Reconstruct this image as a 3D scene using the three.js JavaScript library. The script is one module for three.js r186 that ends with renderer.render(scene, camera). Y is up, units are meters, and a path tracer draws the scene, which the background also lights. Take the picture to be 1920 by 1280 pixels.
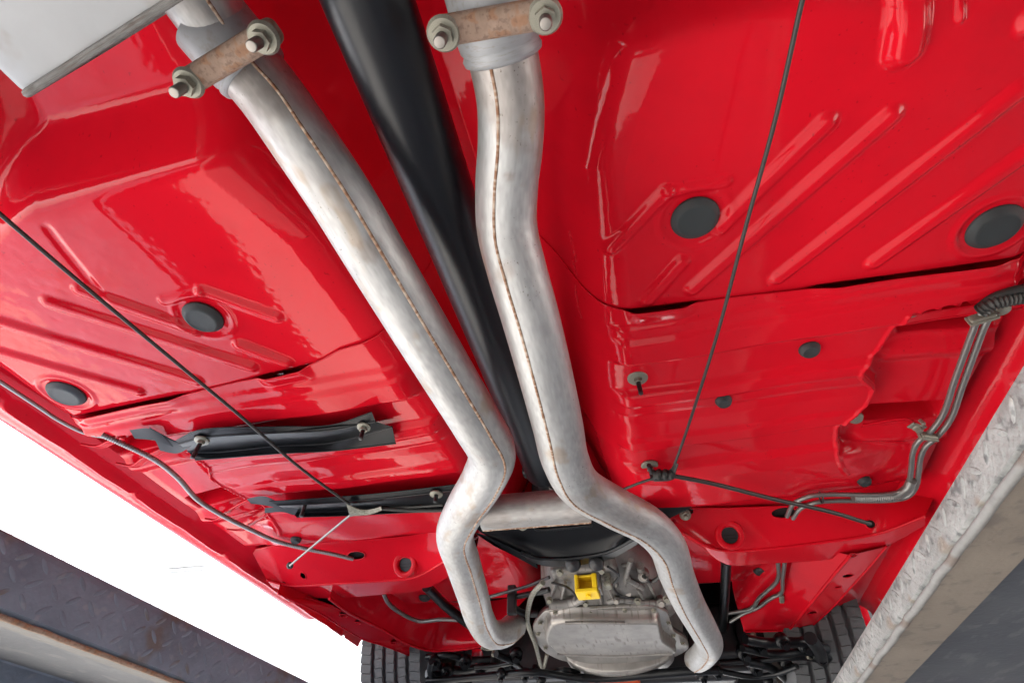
import * as THREE from 'three';
import { mergeGeometries, mergeVertices, toCreasedNormals } from 'three/addons/utils/BufferGeometryUtils.js';
import { RoundedBoxGeometry } from 'three/addons/geometries/RoundedBoxGeometry.js';

// ---------------------------------------------------------------- camera, sky, sun, exposure
const scene = new THREE.Scene();
const CAM = new THREE.Vector3(0.2407, 1.4, 0);           // x = 0 is the centre line of the car, the car's front is -z
const FOC = 1010;                                        // focal length in pixels of the 1920 x 1280 photograph
const ROT = [[0.96711598, -0.16319679, -0.19507302], [0.02240959, -0.70932955, 0.70452069], [-0.25334657, -0.68572472, -0.68234677]];
const camera = new THREE.PerspectiveCamera(2 * Math.atan(640 / FOC) * 180 / Math.PI, 1.5, 0.02, 400);
camera.position.copy(CAM);
camera.quaternion.setFromRotationMatrix(new THREE.Matrix4().makeBasis(
  new THREE.Vector3(ROT[0][0], ROT[1][0], ROT[2][0]), new THREE.Vector3(-ROT[0][1], -ROT[1][1], -ROT[2][1]), new THREE.Vector3(-ROT[0][2], -ROT[1][2], -ROT[2][2])));
camera.updateMatrixWorld();

const SUN = new THREE.Vector3(-0.62, 0.66, -0.25).normalize();
{
  const w = 512, h = 256, d = new Float32Array(w * h * 4);
  for (let j = 0; j < h; j++) for (let i = 0; i < w; i++) {
    const el = ((j + 0.5) / h - 0.5) * Math.PI, k = 4 * (j * w + i);
    const t = Math.max(0, Math.sin(el)), a = Math.pow(1 - t, 1.6);
    d[k] = 0.48 + 0.27 * a; d[k + 1] = 0.56 + 0.20 * a; d[k + 2] = 0.72 + 0.06 * a; d[k + 3] = 1;
    if (el < 0) { d[k] = 0.45; d[k + 1] = 0.44; d[k + 2] = 0.42; }
  }
  const sky = new THREE.DataTexture(d, w, h, THREE.RGBAFormat, THREE.FloatType);
  sky.mapping = THREE.EquirectangularReflectionMapping; sky.magFilter = THREE.LinearFilter; sky.needsUpdate = true;
  scene.background = sky; scene.environment = sky;
}
const sun = new THREE.DirectionalLight(new THREE.Color(1, 0.96, 0.9), 5);
sun.position.copy(SUN).multiplyScalar(30); sun.castShadow = true; sun.shadow.mapSize.set(2048, 2048);
Object.assign(sun.shadow.camera, { left: -12, right: 12, top: 12, bottom: -12, near: 1, far: 80 });
sun.target.position.set(0, 1, -2); scene.add(sun, sun.target);

const renderer = new THREE.WebGLRenderer({ antialias: true });
renderer.setSize(1024, 682); renderer.shadowMap.enabled = true;
renderer.toneMapping = THREE.LinearToneMapping; renderer.toneMappingExposure = 11.2;

// ---------------------------------------------------------------- helpers
let seed = 7;
const rnd = () => { seed = (seed * 1664525 + 1013904223) >>> 0; return seed / 4294967296; };
const V = (x, y, z) => new THREE.Vector3(x, y, z);
const clamp = (v, a = 0, b = 1) => Math.min(b, Math.max(a, v));
const smooth = (a, b, x) => { const t = clamp((x - a) / (b - a)); return t * t * (3 - 2 * t); };
const lerp = (a, b, t) => a + (b - a) * t;
function interp(x, tab) {                                 // piecewise linear, tab sorted by falling x
  if (x >= tab[0][0]) return tab[0][1];
  for (let i = 1; i < tab.length; i++) if (x >= tab[i][0]) return lerp(tab[i][1], tab[i - 1][1], (x - tab[i][0]) / (tab[i - 1][0] - tab[i][0]));
  return tab[tab.length - 1][1];
}
function dirOf(px, py) {
  const a = px - 960, b = py - 640;
  return V(ROT[0][0] * a + ROT[0][1] * b + ROT[0][2] * FOC, ROT[1][0] * a + ROT[1][1] * b + ROT[1][2] * FOC, ROT[2][0] * a + ROT[2][1] * b + ROT[2][2] * FOC);
}
const P = (px, py, h) => { const d = dirOf(px, py); return d.multiplyScalar(h / d.y).add(CAM); };          // where a photo pixel meets the level h above the camera
const PZ = (px, py, z) => { const d = dirOf(px, py); return d.multiplyScalar(z / d.z).add(CAM); };         // ... or the cross plane z
const L = (list, h) => list.map(p => P(p[0], p[1], p[2] ?? h));
const Y = h => 1.4 + h;

const counts = {};
const numbered = n => { const k = counts[n] = (counts[n] ?? -1) + 1; return k ? `${n}_${String(k).padStart(3, '0')}` : n; };
function thing(name, label, category, x, y, z, group) {
  const o = new THREE.Group(); o.name = numbered(name); o.position.set(x, y, z); o.userData = { label, category };
  if (group) o.userData.group = group;
  scene.add(o); return o;
}
function part(name, geos, mat, parent, label) {           // geometry in world coordinates
  const g = Array.isArray(geos) ? merge(geos) : geos;
  const m = new THREE.Mesh(g, mat); m.name = name; m.castShadow = m.receiveShadow = true;
  if (parent.isGroup) m.position.copy(parent.position).negate();
  if (label) m.userData.label = label;
  parent.add(m); return m;
}
function merge(list) {
  return mergeGeometries(list.map(g => {
    const q = g.index ? g.toNonIndexed() : g;
    const o = new THREE.BufferGeometry();
    for (const k of ['position', 'normal', 'uv']) o.setAttribute(k, q.attributes[k] ?? new THREE.BufferAttribute(new Float32Array(q.attributes.position.count * (k === 'uv' ? 2 : 3)), k === 'uv' ? 2 : 3));
    return o;
  }));
}
function boxUV(g) {                                       // uv in metres from the largest axis of the normal
  const q = g.index ? g.toNonIndexed() : g; const p = q.attributes.position, n = q.attributes.normal, uv = new Float32Array(p.count * 2);
  for (let i = 0; i < p.count; i += 3) {
    let a = 0, b = 0, c = 0; for (let k = 0; k < 3; k++) { a += n.getX(i + k); b += n.getY(i + k); c += n.getZ(i + k); }
    a = Math.abs(a); b = Math.abs(b); c = Math.abs(c);
    for (let k = 0; k < 3; k++) {
      const x = p.getX(i + k), y = p.getY(i + k), z = p.getZ(i + k);
      const [u, v] = b >= a && b >= c ? [x, z] : a >= c ? [z, y] : [x, y];
      uv[2 * (i + k)] = u; uv[2 * (i + k) + 1] = v;
    }
  }
  q.setAttribute('uv', new THREE.BufferAttribute(uv, 2)); return q;
}
function box(cx, cy, cz, sx, sy, sz, r = 0.002, rot) {
  let g = r > 0 ? new RoundedBoxGeometry(sx, sy, sz, 2, Math.min(r, sx * 0.49, sy * 0.49, sz * 0.49)) : new THREE.BoxGeometry(sx, sy, sz);
  if (rot) g.applyMatrix4(new THREE.Matrix4().makeRotationFromEuler(new THREE.Euler(...rot)));
  g.translate(cx, cy, cz); return boxUV(g);
}
function frame(g, o, zdir, xhint = V(1, 0, 0)) {          // local z -> zdir, local x near xhint, moved to o
  const z = zdir.clone().normalize(); const x = xhint.clone().addScaledVector(z, -xhint.dot(z)).normalize(); const y = z.clone().cross(x);
  return g.applyMatrix4(new THREE.Matrix4().makeBasis(x, y, z).setPosition(o));
}
const curveOf = pts => new THREE.CatmullRomCurve3(pts, false, 'centripetal');
function tube(pts, r, seg = 40, rad = 12, caps = true) {
  const c = Array.isArray(pts) ? curveOf(pts) : pts; const len = c.getLength();
  const R = typeof r === 'function' ? r : null; const r0 = R ? 1 : r;
  const g = new THREE.TubeGeometry(c, seg, r0, rad, false);
  if (R) {
    const p = g.attributes.position;
    for (let i = 0; i <= seg; i++) { const o = c.getPointAt(i / seg); const k = R(i / seg);
      for (let j = 0; j <= rad; j++) { const n = i * (rad + 1) + j; p.setXYZ(n, o.x + (p.getX(n) - o.x) * k, o.y + (p.getY(n) - o.y) * k, o.z + (p.getZ(n) - o.z) * k); } }
    g.computeVertexNormals();
  }
  const uv = g.attributes.uv, rr = R ? R(0.5) : r;
  for (let i = 0; i < uv.count; i++) uv.setXY(i, uv.getX(i) * len, uv.getY(i) * 2 * Math.PI * rr);
  if (!caps) return g;
  const out = [g];
  for (const t of [0, 1]) {
    const cg = new THREE.CircleGeometry(R ? R(t) : r, rad); const tan = c.getTangentAt(t).multiplyScalar(t ? 1 : -1);
    out.push(frame(cg, c.getPointAt(t), tan, Math.abs(tan.x) > 0.9 ? V(0, 1, 0) : V(1, 0, 0)));
  }
  return merge(out);
}
function hexNut(af, h, flange) {                          // along +z from 0
  const g = [new THREE.CylinderGeometry(af / 1.732, af / 1.732 * 0.97, h, 6).rotateX(Math.PI / 2).translate(0, 0, h / 2 + (flange ? flange[1] : 0)).toNonIndexed()];
  if (flange) { const f = new THREE.CylinderGeometry(flange[0] * 0.86, flange[0], flange[1], 24); f.rotateX(Math.PI / 2).translate(0, 0, flange[1] / 2); g.push(f); }
  g.forEach(q => q.computeVertexNormals()); return merge(g);
}
function stud(r, h, thread = true) {
  const pts = [new THREE.Vector2(0, 0), new THREE.Vector2(r, 0)];
  if (thread) { const n = Math.max(3, Math.round(h / 0.0022)); for (let i = 0; i < n; i++) { pts.push(new THREE.Vector2(r, h * (i + 0.15) / n), new THREE.Vector2(r * 0.87, h * (i + 0.6) / n)); } }
  pts.push(new THREE.Vector2(r * 0.8, h), new THREE.Vector2(0, h));
  return new THREE.LatheGeometry(pts, 12).rotateX(Math.PI / 2);
}
function lathe(pts, seg = 32) { return new THREE.LatheGeometry(pts.map(p => new THREE.Vector2(p[0], p[1])), seg).rotateX(Math.PI / 2); }   // axis +z
// a sheet lofted over several lines of points, optionally with round openings cut in it
function loft(lines, nu, nv, holes = [], creases) {
  const cs = lines.map(l => (l.length > 2 ? curveOf(l) : new THREE.LineCurve3(l[0], l[1])));
  const rows = cs.map(c => { const r = []; for (let i = 0; i <= nu; i++) r.push(c.getPointAt(i / nu)); return r; });
  const pos = [], uv = []; const m = nv;
  for (let j = 0; j <= m; j++) {
    const t = j / m * (rows.length - 1), k = Math.min(rows.length - 2, Math.floor(t)), f = t - k;
    for (let i = 0; i <= nu; i++) {
      const a = rows[Math.max(0, k - 1)][i], b = rows[k][i], c = rows[k + 1][i], d = rows[Math.min(rows.length - 1, k + 2)][i];
      const p = creases ? b.clone().lerp(c, f) : V(cr(a.x, b.x, c.x, d.x, f), cr(a.y, b.y, c.y, d.y, f), cr(a.z, b.z, c.z, d.z, f));
      pos.push(p.x, p.y, p.z); uv.push(p.x, p.z);
    }
  }
  const idx = []; const inHole = (x, y, z) => holes.some(h => { const q = V(x, y, z).sub(h.c); return (q.dot(h.u) / h.a) ** 2 + (q.dot(h.v) / h.b) ** 2 < 1 && Math.abs(q.dot(h.n)) < 0.03; });
  for (let j = 0; j < m; j++) for (let i = 0; i < nu; i++) {
    const a = j * (nu + 1) + i, b = a + 1, c = a + nu + 1, d = c + 1;
    for (const [p, q, r] of [[a, c, b], [b, c, d]]) {
      const x = (pos[3 * p] + pos[3 * q] + pos[3 * r]) / 3, y = (pos[3 * p + 1] + pos[3 * q + 1] + pos[3 * r + 1]) / 3, z = (pos[3 * p + 2] + pos[3 * q + 2] + pos[3 * r + 2]) / 3;
      if (!holes.length || !inHole(x, y, z)) idx.push(p, q, r);
    }
  }
  const g = new THREE.BufferGeometry();
  g.setAttribute('position', new THREE.Float32BufferAttribute(pos, 3)); g.setAttribute('uv', new THREE.Float32BufferAttribute(uv, 2)); g.setIndex(idx); g.computeVertexNormals();
  return g;
}
function cr(a, b, c, d, t) { return b + 0.5 * t * (c - a + t * (2 * a - 5 * b + 4 * c - d + t * (3 * (b - c) + d - a))); }
function ellipseRing(h, r, seg = 28) {                    // rolled rim round an opening
  const pts = []; for (let i = 0; i < seg; i++) { const a = i / seg * 2 * Math.PI; pts.push(h.c.clone().addScaledVector(h.u, Math.cos(a) * h.a).addScaledVector(h.v, Math.sin(a) * h.b)); }
  return new THREE.TubeGeometry(new THREE.CatmullRomCurve3(pts, true), seg * 2, r, 6, true);
}
function holeAt(c, u, n, a, b) { const uu = u.clone().normalize(), nn = n.clone().addScaledVector(uu, -n.dot(uu)).normalize(); return { c, u: uu, v: nn.clone().cross(uu), n: nn, a, b }; }
function extrudeXZ(pts, y0, y1, bevel = 0.004, curve = 6) {   // plan outline (x, z), between two heights, bevelled all round
  const s = new THREE.Shape(); pts.forEach((p, i) => (i ? s.lineTo(p[0], -p[1]) : s.moveTo(p[0], -p[1])));
  const g = new THREE.ExtrudeGeometry(s, { depth: y1 - y0 - 2 * bevel, bevelEnabled: bevel > 0, bevelThickness: bevel, bevelSize: bevel, bevelOffset: -bevel, bevelSegments: 3, curveSegments: curve });
  g.rotateX(-Math.PI / 2).translate(0, y0 + bevel, 0); return boxUV(toCreasedNormals(g, 0.7));
}
function roundPoly(pts, n = 60) { const c = new THREE.CatmullRomCurve3(pts.map(p => V(p[0], 0, p[1])), true, 'catmullrom', 0.35); const o = []; for (let i = 0; i < n; i++) { const p = c.getPointAt(i / n); o.push([p.x, p.z]); } return o; }
function extrudeProfile(pts, z0, z1, nz = 1, jitter) {    // open profile (x, y) along z
  const rows = []; for (let j = 0; j <= nz; j++) rows.push(pts.map((p, i) => { const z = lerp(z0, z1, j / nz); const d = jitter ? jitter(i, z) : [0, 0]; return V(p[0] + d[0], p[1] + d[1], z); }));
  const pos = [], uv = [], idx = [];
  rows.forEach(r => { let s = 0; r.forEach((p, i) => { if (i) s += p.distanceTo(r[i - 1]); pos.push(p.x, p.y, p.z); uv.push(p.z, s); }); });
  const n = pts.length; for (let j = 0; j < nz; j++) for (let i = 0; i < n - 1; i++) { const a = j * n + i; idx.push(a, a + 1, a + n, a + 1, a + n + 1, a + n); }
  const g = new THREE.BufferGeometry(); g.setAttribute('position', new THREE.Float32BufferAttribute(pos, 3)); g.setAttribute('uv', new THREE.Float32BufferAttribute(uv, 2)); g.setIndex(idx);
  g.computeVertexNormals(); return g;
}

// ---------------------------------------------------------------- procedural textures
function lattice(n, s) { let q = s * 7919 + 13; const a = new Float32Array(n * n); for (let i = 0; i < n * n; i++) { q = (q * 1664525 + 1013904223) >>> 0; a[i] = q / 4294967296; } return a; }
const lats = {};
function vnoise(u, v, n, s) {                             // periodic value noise, n cells across 0..1
  const a = lats[n * 1000 + s] ??= lattice(n, s); const x = ((u % 1) + 1) % 1 * n, y = ((v % 1) + 1) % 1 * n; const i = Math.floor(x), j = Math.floor(y); let f = x - i, g = y - j; f = f * f * (3 - 2 * f); g = g * g * (3 - 2 * g);
  const A = (p, q) => a[(q % n) * n + (p % n)]; return lerp(lerp(A(i, j), A(i + 1, j), f), lerp(A(i, j + 1), A(i + 1, j + 1), f), g);
}
const fbm = (u, v, n, o, s) => { let t = 0, w = 0, a = 1; for (let k = 0; k < o; k++) { t += a * vnoise(u, v, n << k, s + k); w += a; a *= 0.55; } return t / w; };
function tex(size, fn, { srgb = true, rep = [1, 1] } = {}) {
  const [w, h] = Array.isArray(size) ? size : [size, size]; const d = new Uint8Array(w * h * 4);
  for (let j = 0; j < h; j++) for (let i = 0; i < w; i++) { const c = fn((i + 0.5) / w, (j + 0.5) / h), k = 4 * (j * w + i); d[k] = clamp(c[0], 0, 1) * 255; d[k + 1] = clamp(c[1], 0, 1) * 255; d[k + 2] = clamp(c[2], 0, 1) * 255; d[k + 3] = 255; }
  const t = new THREE.DataTexture(d, w, h); t.wrapS = t.wrapT = THREE.RepeatWrapping; t.magFilter = THREE.LinearFilter; t.minFilter = THREE.LinearMipmapLinearFilter; t.generateMipmaps = true;
  t.repeat.set(rep[0], rep[1]); if (srgb) t.colorSpace = THREE.SRGBColorSpace; t.needsUpdate = true; return t;
}
const g1 = v => [v, v, v];
const mixc = (a, b, t) => [lerp(a[0], b[0], t), lerp(a[1], b[1], t), lerp(a[2], b[2], t)];

const peel = tex(512, (u, v) => g1(0.5 * fbm(u, v, 14, 3, 3) + 0.5 * vnoise(u, v, 64, 9)), { srgb: false, rep: [2.2, 2.2] });
const pipeMap = tex([1024, 512], (u, v) => {              // aluminised steel: drawn streaks along the tube, tan stains, dark specks
  const streak = vnoise(u * 0.5, v, 128, 2) * 0.5 + vnoise(u, v, 64, 5) * 0.5, cl = fbm(u, v, 5, 4, 11), st = smooth(0.62, 0.8, fbm(u, v, 9, 4, 21)), sp = smooth(0.90, 0.96, vnoise(u, v, 256, 31)) * smooth(0.5, 0.7, vnoise(u, v, 6, 37));
  let c = g1(0.80 + 0.12 * (streak - 0.5) + 0.13 * (cl - 0.5)); c = mixc(c, [0.72, 0.62, 0.52], st * 0.45); return mixc(c, [0.28, 0.21, 0.17], sp * 0.6);
}, { rep: [2, 4] });
const pipeRough = tex(256, (u, v) => g1(0.75 + 0.25 * fbm(u, v, 8, 4, 41)), { srgb: false, rep: [3, 6] });
const rustMap = tex(512, (u, v) => { const a = fbm(u, v, 6, 5, 51), b = fbm(u, v, 40, 3, 57), c = fbm(u, v, 14, 3, 59); let q = mixc([0.45, 0.37, 0.32], [0.62, 0.53, 0.47], a); q = mixc(q, [0.54, 0.37, 0.26], smooth(0.5, 0.7, c) * 0.55); return mixc(q, [0.28, 0.21, 0.18], smooth(0.5, 0.75, b) * 0.3); }, { rep: [9, 9] });
const seamMap = tex([512, 16], (u, v) => mixc([0.50, 0.36, 0.27], [0.70, 0.63, 0.57], smooth(0.35, 0.66, 0.6 * vnoise(u, v, 128, 61) + 0.4 * vnoise(u, v, 12, 65))), { rep: [3, 1] });
const castMap = tex(512, (u, v) => { const a = fbm(u, v, 6, 4, 71), s = vnoise(u * 3, v * 0.5, 16, 75); return mixc(mixc([0.55, 0.54, 0.53], [0.80, 0.78, 0.76], a), [0.36, 0.33, 0.31], smooth(0.62, 0.9, s * 0.6 + a * 0.4) * 0.6); }, { rep: [4, 4] });
const plateDark = tex(512, (u, v) => { const a = fbm(u, v, 6, 5, 81), b = fbm(u, v, 24, 3, 85); let c = mixc([0.34, 0.37, 0.43], [0.46, 0.495, 0.56], a); c = mixc(c, [0.50, 0.51, 0.54], smooth(0.62, 0.8, b) * 0.5); return mixc(c, [0.36, 0.28, 0.22], smooth(0.66, 0.8, fbm(u, v, 4, 4, 89)) * 0.5); }, { rep: [3, 3] });
const plateLight = tex(512, (u, v) => { const a = fbm(u, v, 7, 5, 91), b = fbm(u, v, 22, 4, 95); let c = mixc([0.58, 0.58, 0.57], [0.82, 0.82, 0.81], a); c = mixc(c, [0.30, 0.31, 0.32], smooth(0.54, 0.76, b) * 0.5); return mixc(c, [0.62, 0.50, 0.40], smooth(0.66, 0.8, fbm(u, v, 5, 4, 99)) * 0.4); }, { rep: [4, 4] });
const flangeMap = tex(512, (u, v) => { const a = fbm(u, v, 4, 5, 101), s = fbm(u, v, 14, 4, 105); let c = mixc([0.44, 0.40, 0.36], [0.56, 0.52, 0.47], a); c = mixc(c, [0.30, 0.28, 0.27], smooth(0.58, 0.76, s) * 0.35); return c; }, { rep: [3, 3] });
const lipMap = tex(256, (u, v) => { const a = fbm(u, v, 12, 4, 111), b = fbm(u, v, 5, 3, 115); return mixc(mixc([0.64, 0.63, 0.62], [0.80, 0.79, 0.78], a), [0.50, 0.38, 0.31], smooth(0.56, 0.8, b) * 0.45); }, { rep: [5, 5] });
const groundMap = tex(512, (u, v) => { const a = fbm(u, v, 5, 6, 121), b = fbm(u, v, 24, 3, 125); let c = mixc([0.52, 0.515, 0.50], [0.62, 0.61, 0.595], a); return mixc(c, [0.42, 0.41, 0.40], smooth(0.6, 0.8, b) * 0.4); }, { rep: [60, 60] });
const floorMap = tex(512, (u, v) => { const a = fbm(u, v, 5, 6, 151), b = fbm(u, v, 20, 3, 155); return mixc(mixc([0.40, 0.40, 0.40], [0.49, 0.485, 0.48], a), [0.30, 0.29, 0.29], smooth(0.55, 0.8, b) * 0.6); }, { rep: [0.7, 0.7] });
const zincMap = tex(256, (u, v) => mixc(mixc([0.62, 0.61, 0.56], [0.80, 0.79, 0.74], fbm(u, v, 8, 4, 161)), [0.36, 0.31, 0.26], smooth(0.58, 0.78, fbm(u, v, 14, 3, 165)) * 0.7), { rep: [30, 30] });
const muffMap = tex(512, (u, v) => mixc(g1(0.80 + 0.12 * (fbm(u, v, 4, 5, 191) - 0.5)), [0.66, 0.60, 0.54], smooth(0.56, 0.78, fbm(u, v, 9, 4, 195)) * 0.35), { rep: [3, 3] });
const redMap = tex(1024, (u, v) => {                      // paint: almost even, a few chips, specks and a thin dust film in patches
  const sp = smooth(0.93, 0.97, vnoise(u, v, 256, 201)) * smooth(0.45, 0.65, vnoise(u, v, 9, 205)), dust = smooth(0.5, 0.8, fbm(u, v, 7, 5, 209)), tone = 0.97 + 0.05 * (fbm(u, v, 3, 3, 213) - 0.5);
  let c = g1(tone); c = mixc(c, [0.86, 0.9, 0.9], dust * 0.35); return mixc(c, [0.45, 0.42, 0.42], sp * 0.35);
}, { rep: [1.3, 1.3] });
const underMap = tex(512, (u, v) => { const a = fbm(u, v * 0.3, 20, 4, 221), b = fbm(u, v, 5, 4, 225); return mixc(mixc([0.30, 0.31, 0.33], [0.38, 0.385, 0.39], b), [0.48, 0.47, 0.46], smooth(0.6, 0.78, a) * 0.5); }, { rep: [3, 3] });
const fineBump = tex(256, (u, v) => g1(fbm(u, v, 32, 3, 131)), { srgb: false, rep: [8, 8] });
const plateBump = tex(512, (u, v) => g1(0.6 * fbm(u, v, 40, 3, 141) + 0.4 * fbm(u, v, 10, 3, 145)), { srgb: false, rep: [4, 4] });

// ---------------------------------------------------------------- materials
const std = o => new THREE.MeshPhysicalMaterial({ side: THREE.DoubleSide, ...o });
const col = (r, g, b) => new THREE.Color().setRGB(r, g, b);
const M = {
  red: std({ map: redMap, color: col(0.60, 0.006, 0.017), roughness: 0.06, ior: 1.27, bumpMap: peel, bumpScale: 0.00022 }),
  pipe: std({ vertexColors: true, map: pipeMap, color: col(0.61, 0.61, 0.61), metalness: 0.66, roughness: 0.56, roughnessMap: pipeRough, bumpMap: fineBump, bumpScale: 0.0001 }),
  muffler: std({ map: muffMap, color: col(0.46, 0.47, 0.49), metalness: 0.4, roughness: 0.55 }),
  seam: std({ map: seamMap, roughness: 0.85, bumpMap: fineBump, bumpScale: 0.0004 }),
  rust: std({ map: rustMap, roughness: 0.9, metalness: 0.1, bumpMap: fineBump, bumpScale: 0.0006 }),
  zinc: std({ map: zincMap, color: col(0.56, 0.56, 0.545), metalness: 0.5, roughness: 0.5 }),
  steel: std({ color: col(0.26, 0.24, 0.22), metalness: 0.8, roughness: 0.42 }),
  black: std({ color: col(0.012, 0.012, 0.014), roughness: 0.4, bumpMap: peel, bumpScale: 0.00006 }),
  blackGloss: std({ color: col(0.005, 0.0055, 0.007), roughness: 0.3, ior: 1.33, bumpMap: peel, bumpScale: 0.0001 }),
  shaft: std({ color: col(0.006, 0.0065, 0.009), roughness: 0.3, ior: 1.38, bumpMap: peel, bumpScale: 0.00006 }),
  rubber: std({ color: col(0.022, 0.027, 0.029), roughness: 0.62, bumpMap: fineBump, bumpScale: 0.0002 }),
  hole: std({ color: col(0.01, 0.008, 0.008), roughness: 0.9 }),  // near-black for the shade inside openings, also the score marks
  line: std({ color: col(0.22, 0.217, 0.21), metalness: 0.65, roughness: 0.36, bumpMap: fineBump, bumpScale: 0.0001 }),
  cable: std({ color: col(0.04, 0.039, 0.037), metalness: 0.4, roughness: 0.5 }),
  cast: std({ map: castMap, color: col(0.52, 0.52, 0.52), metalness: 0.4, roughness: 0.5, bumpMap: fineBump, bumpScale: 0.0006 }),
  pan: std({ map: castMap, color: col(0.80, 0.79, 0.78), metalness: 0.7, roughness: 0.42, bumpMap: fineBump, bumpScale: 0.0002 }),
  yellow: std({ color: col(0.83, 0.55, 0.01), roughness: 0.45, bumpMap: fineBump, bumpScale: 0.0003 }),
  orange: std({ color: col(0.60, 0.09, 0.03), roughness: 0.5 }),
  plateDark: std({ map: plateDark, color: col(1.0, 1.0, 1.0), roughness: 0.7, metalness: 0.2, bumpMap: plateBump, bumpScale: 0.0012 }),
  plateLight: std({ map: plateLight, color: col(0.54, 0.54, 0.54), roughness: 0.6, metalness: 0.2, bumpMap: plateBump, bumpScale: 0.003 }),
  flange: std({ map: flangeMap, color: col(0.8, 0.8, 0.8), roughness: 0.7, bumpMap: fineBump, bumpScale: 0.0004 }),
  flangeGrey: std({ map: flangeMap, color: col(0.20, 0.198, 0.19), roughness: 0.6, bumpMap: fineBump, bumpScale: 0.0004 }),
  underside: std({ map: underMap, color: col(0.6, 0.62, 0.68), roughness: 0.7, bumpMap: plateBump, bumpScale: 0.0008 }),
  lip: std({ map: lipMap, color: col(0.37, 0.37, 0.365), roughness: 0.75, bumpMap: plateBump, bumpScale: 0.001 }),
  tyre: std({ color: col(0.08, 0.083, 0.088), roughness: 0.75, bumpMap: fineBump, bumpScale: 0.0004 }),
  white: std({ color: col(0.7, 0.7, 0.69), roughness: 0.7 }),
  shadeSlab: std({ color: col(0.5, 0.49, 0.47), roughness: 0.8 }),
  addedFloor: std({ map: floorMap, roughness: 0.6 }),
  darkShadeSlab: std({ color: col(0.10, 0.10, 0.10), roughness: 0.8 }),
  trim: std({ color: col(0.3, 0.3, 0.3), roughness: 0.6 }),
  ground: std({ map: groundMap, roughness: 0.85 }),
};

// ---------------------------------------------------------------- setting
{
  const g = new THREE.PlaneGeometry(300, 300).rotateX(-Math.PI / 2); const m = new THREE.Mesh(g, M.ground); m.name = 'ground'; m.receiveShadow = true; m.userData = { kind: 'structure', label: 'concrete ground under the lift' }; scene.add(m);
}
//@@BUILD
{
  const b = thing('white_building', 'white building wall seen past the rocker sill of the raised car', 'building', -10, 0, -9);
  part('wall', box(-17, 8, -9.15, 34, 16, 0.3, 0.01), M.white, b);
  const bar = (x0, y0, x1, y1, t, d, m, n) => { const a = PZ(x0, y0, -8.96), c = PZ(x1, y1, -8.96), v = c.clone().sub(a), l = v.length(); part(n, frame(new RoundedBoxGeometry(t, d, l, 2, 0.008), a.clone().add(c).multiplyScalar(0.5), v, V(0, 1, 0)), m, b); };
  bar(306, 1072, 380, 1066, 0.05, 0.10, M.trim, 'window_ledge'); bar(300, 1066, 386, 1059, 0.035, 0.16, M.white, 'window_ledge');
  bar(382, 1176, 600, 1158, 0.022, 0.03, M.trim, 'wall_joint'); bar(382, 1170, 600, 1152, 0.03, 0.05, M.white, 'wall_joint');
}

{ // added bay, out of view, shaped for the light: roof and walls that keep the sun off the lift; only their shade and reflections show
  const b = thing('added_shade_bay', 'added unseen workshop bay roofing over the lifted car', 'sunshade', 2, 0, 0);
  part('added_dark_floor', box(1.9, -0.02, 0.3, 6.4, 0.05, 14.4, 0), M.addedFloor, b);  // added dark floor, darkens what the paint reflects
  part('shade_roof', box(-0.1, 4.7, -5.2, 11, 0.25, 6.1, 0), M.shadeSlab, b);
  part('rear_shade_roof', box(-0.1, 4.7, 5.7, 11, 0.25, 12.2, 0), M.shadeSlab, b);  // set apart from the front slab to let a sun patch through
  part('back_shade_wall', box(0.6, 2.3, 7.5, 9.6, 4.6, 0.2, 0), M.darkShadeSlab, b);
  part('side_shade_wall', box(5.2, 1.7, 0.6, 0.2, 3.4, 14, 0), M.shadeSlab, b);
  part('front_shade_wall', box(3.0, 2.3, -6.3, 4.2, 4.6, 0.2, 0), M.darkShadeSlab, b);

}

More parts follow.
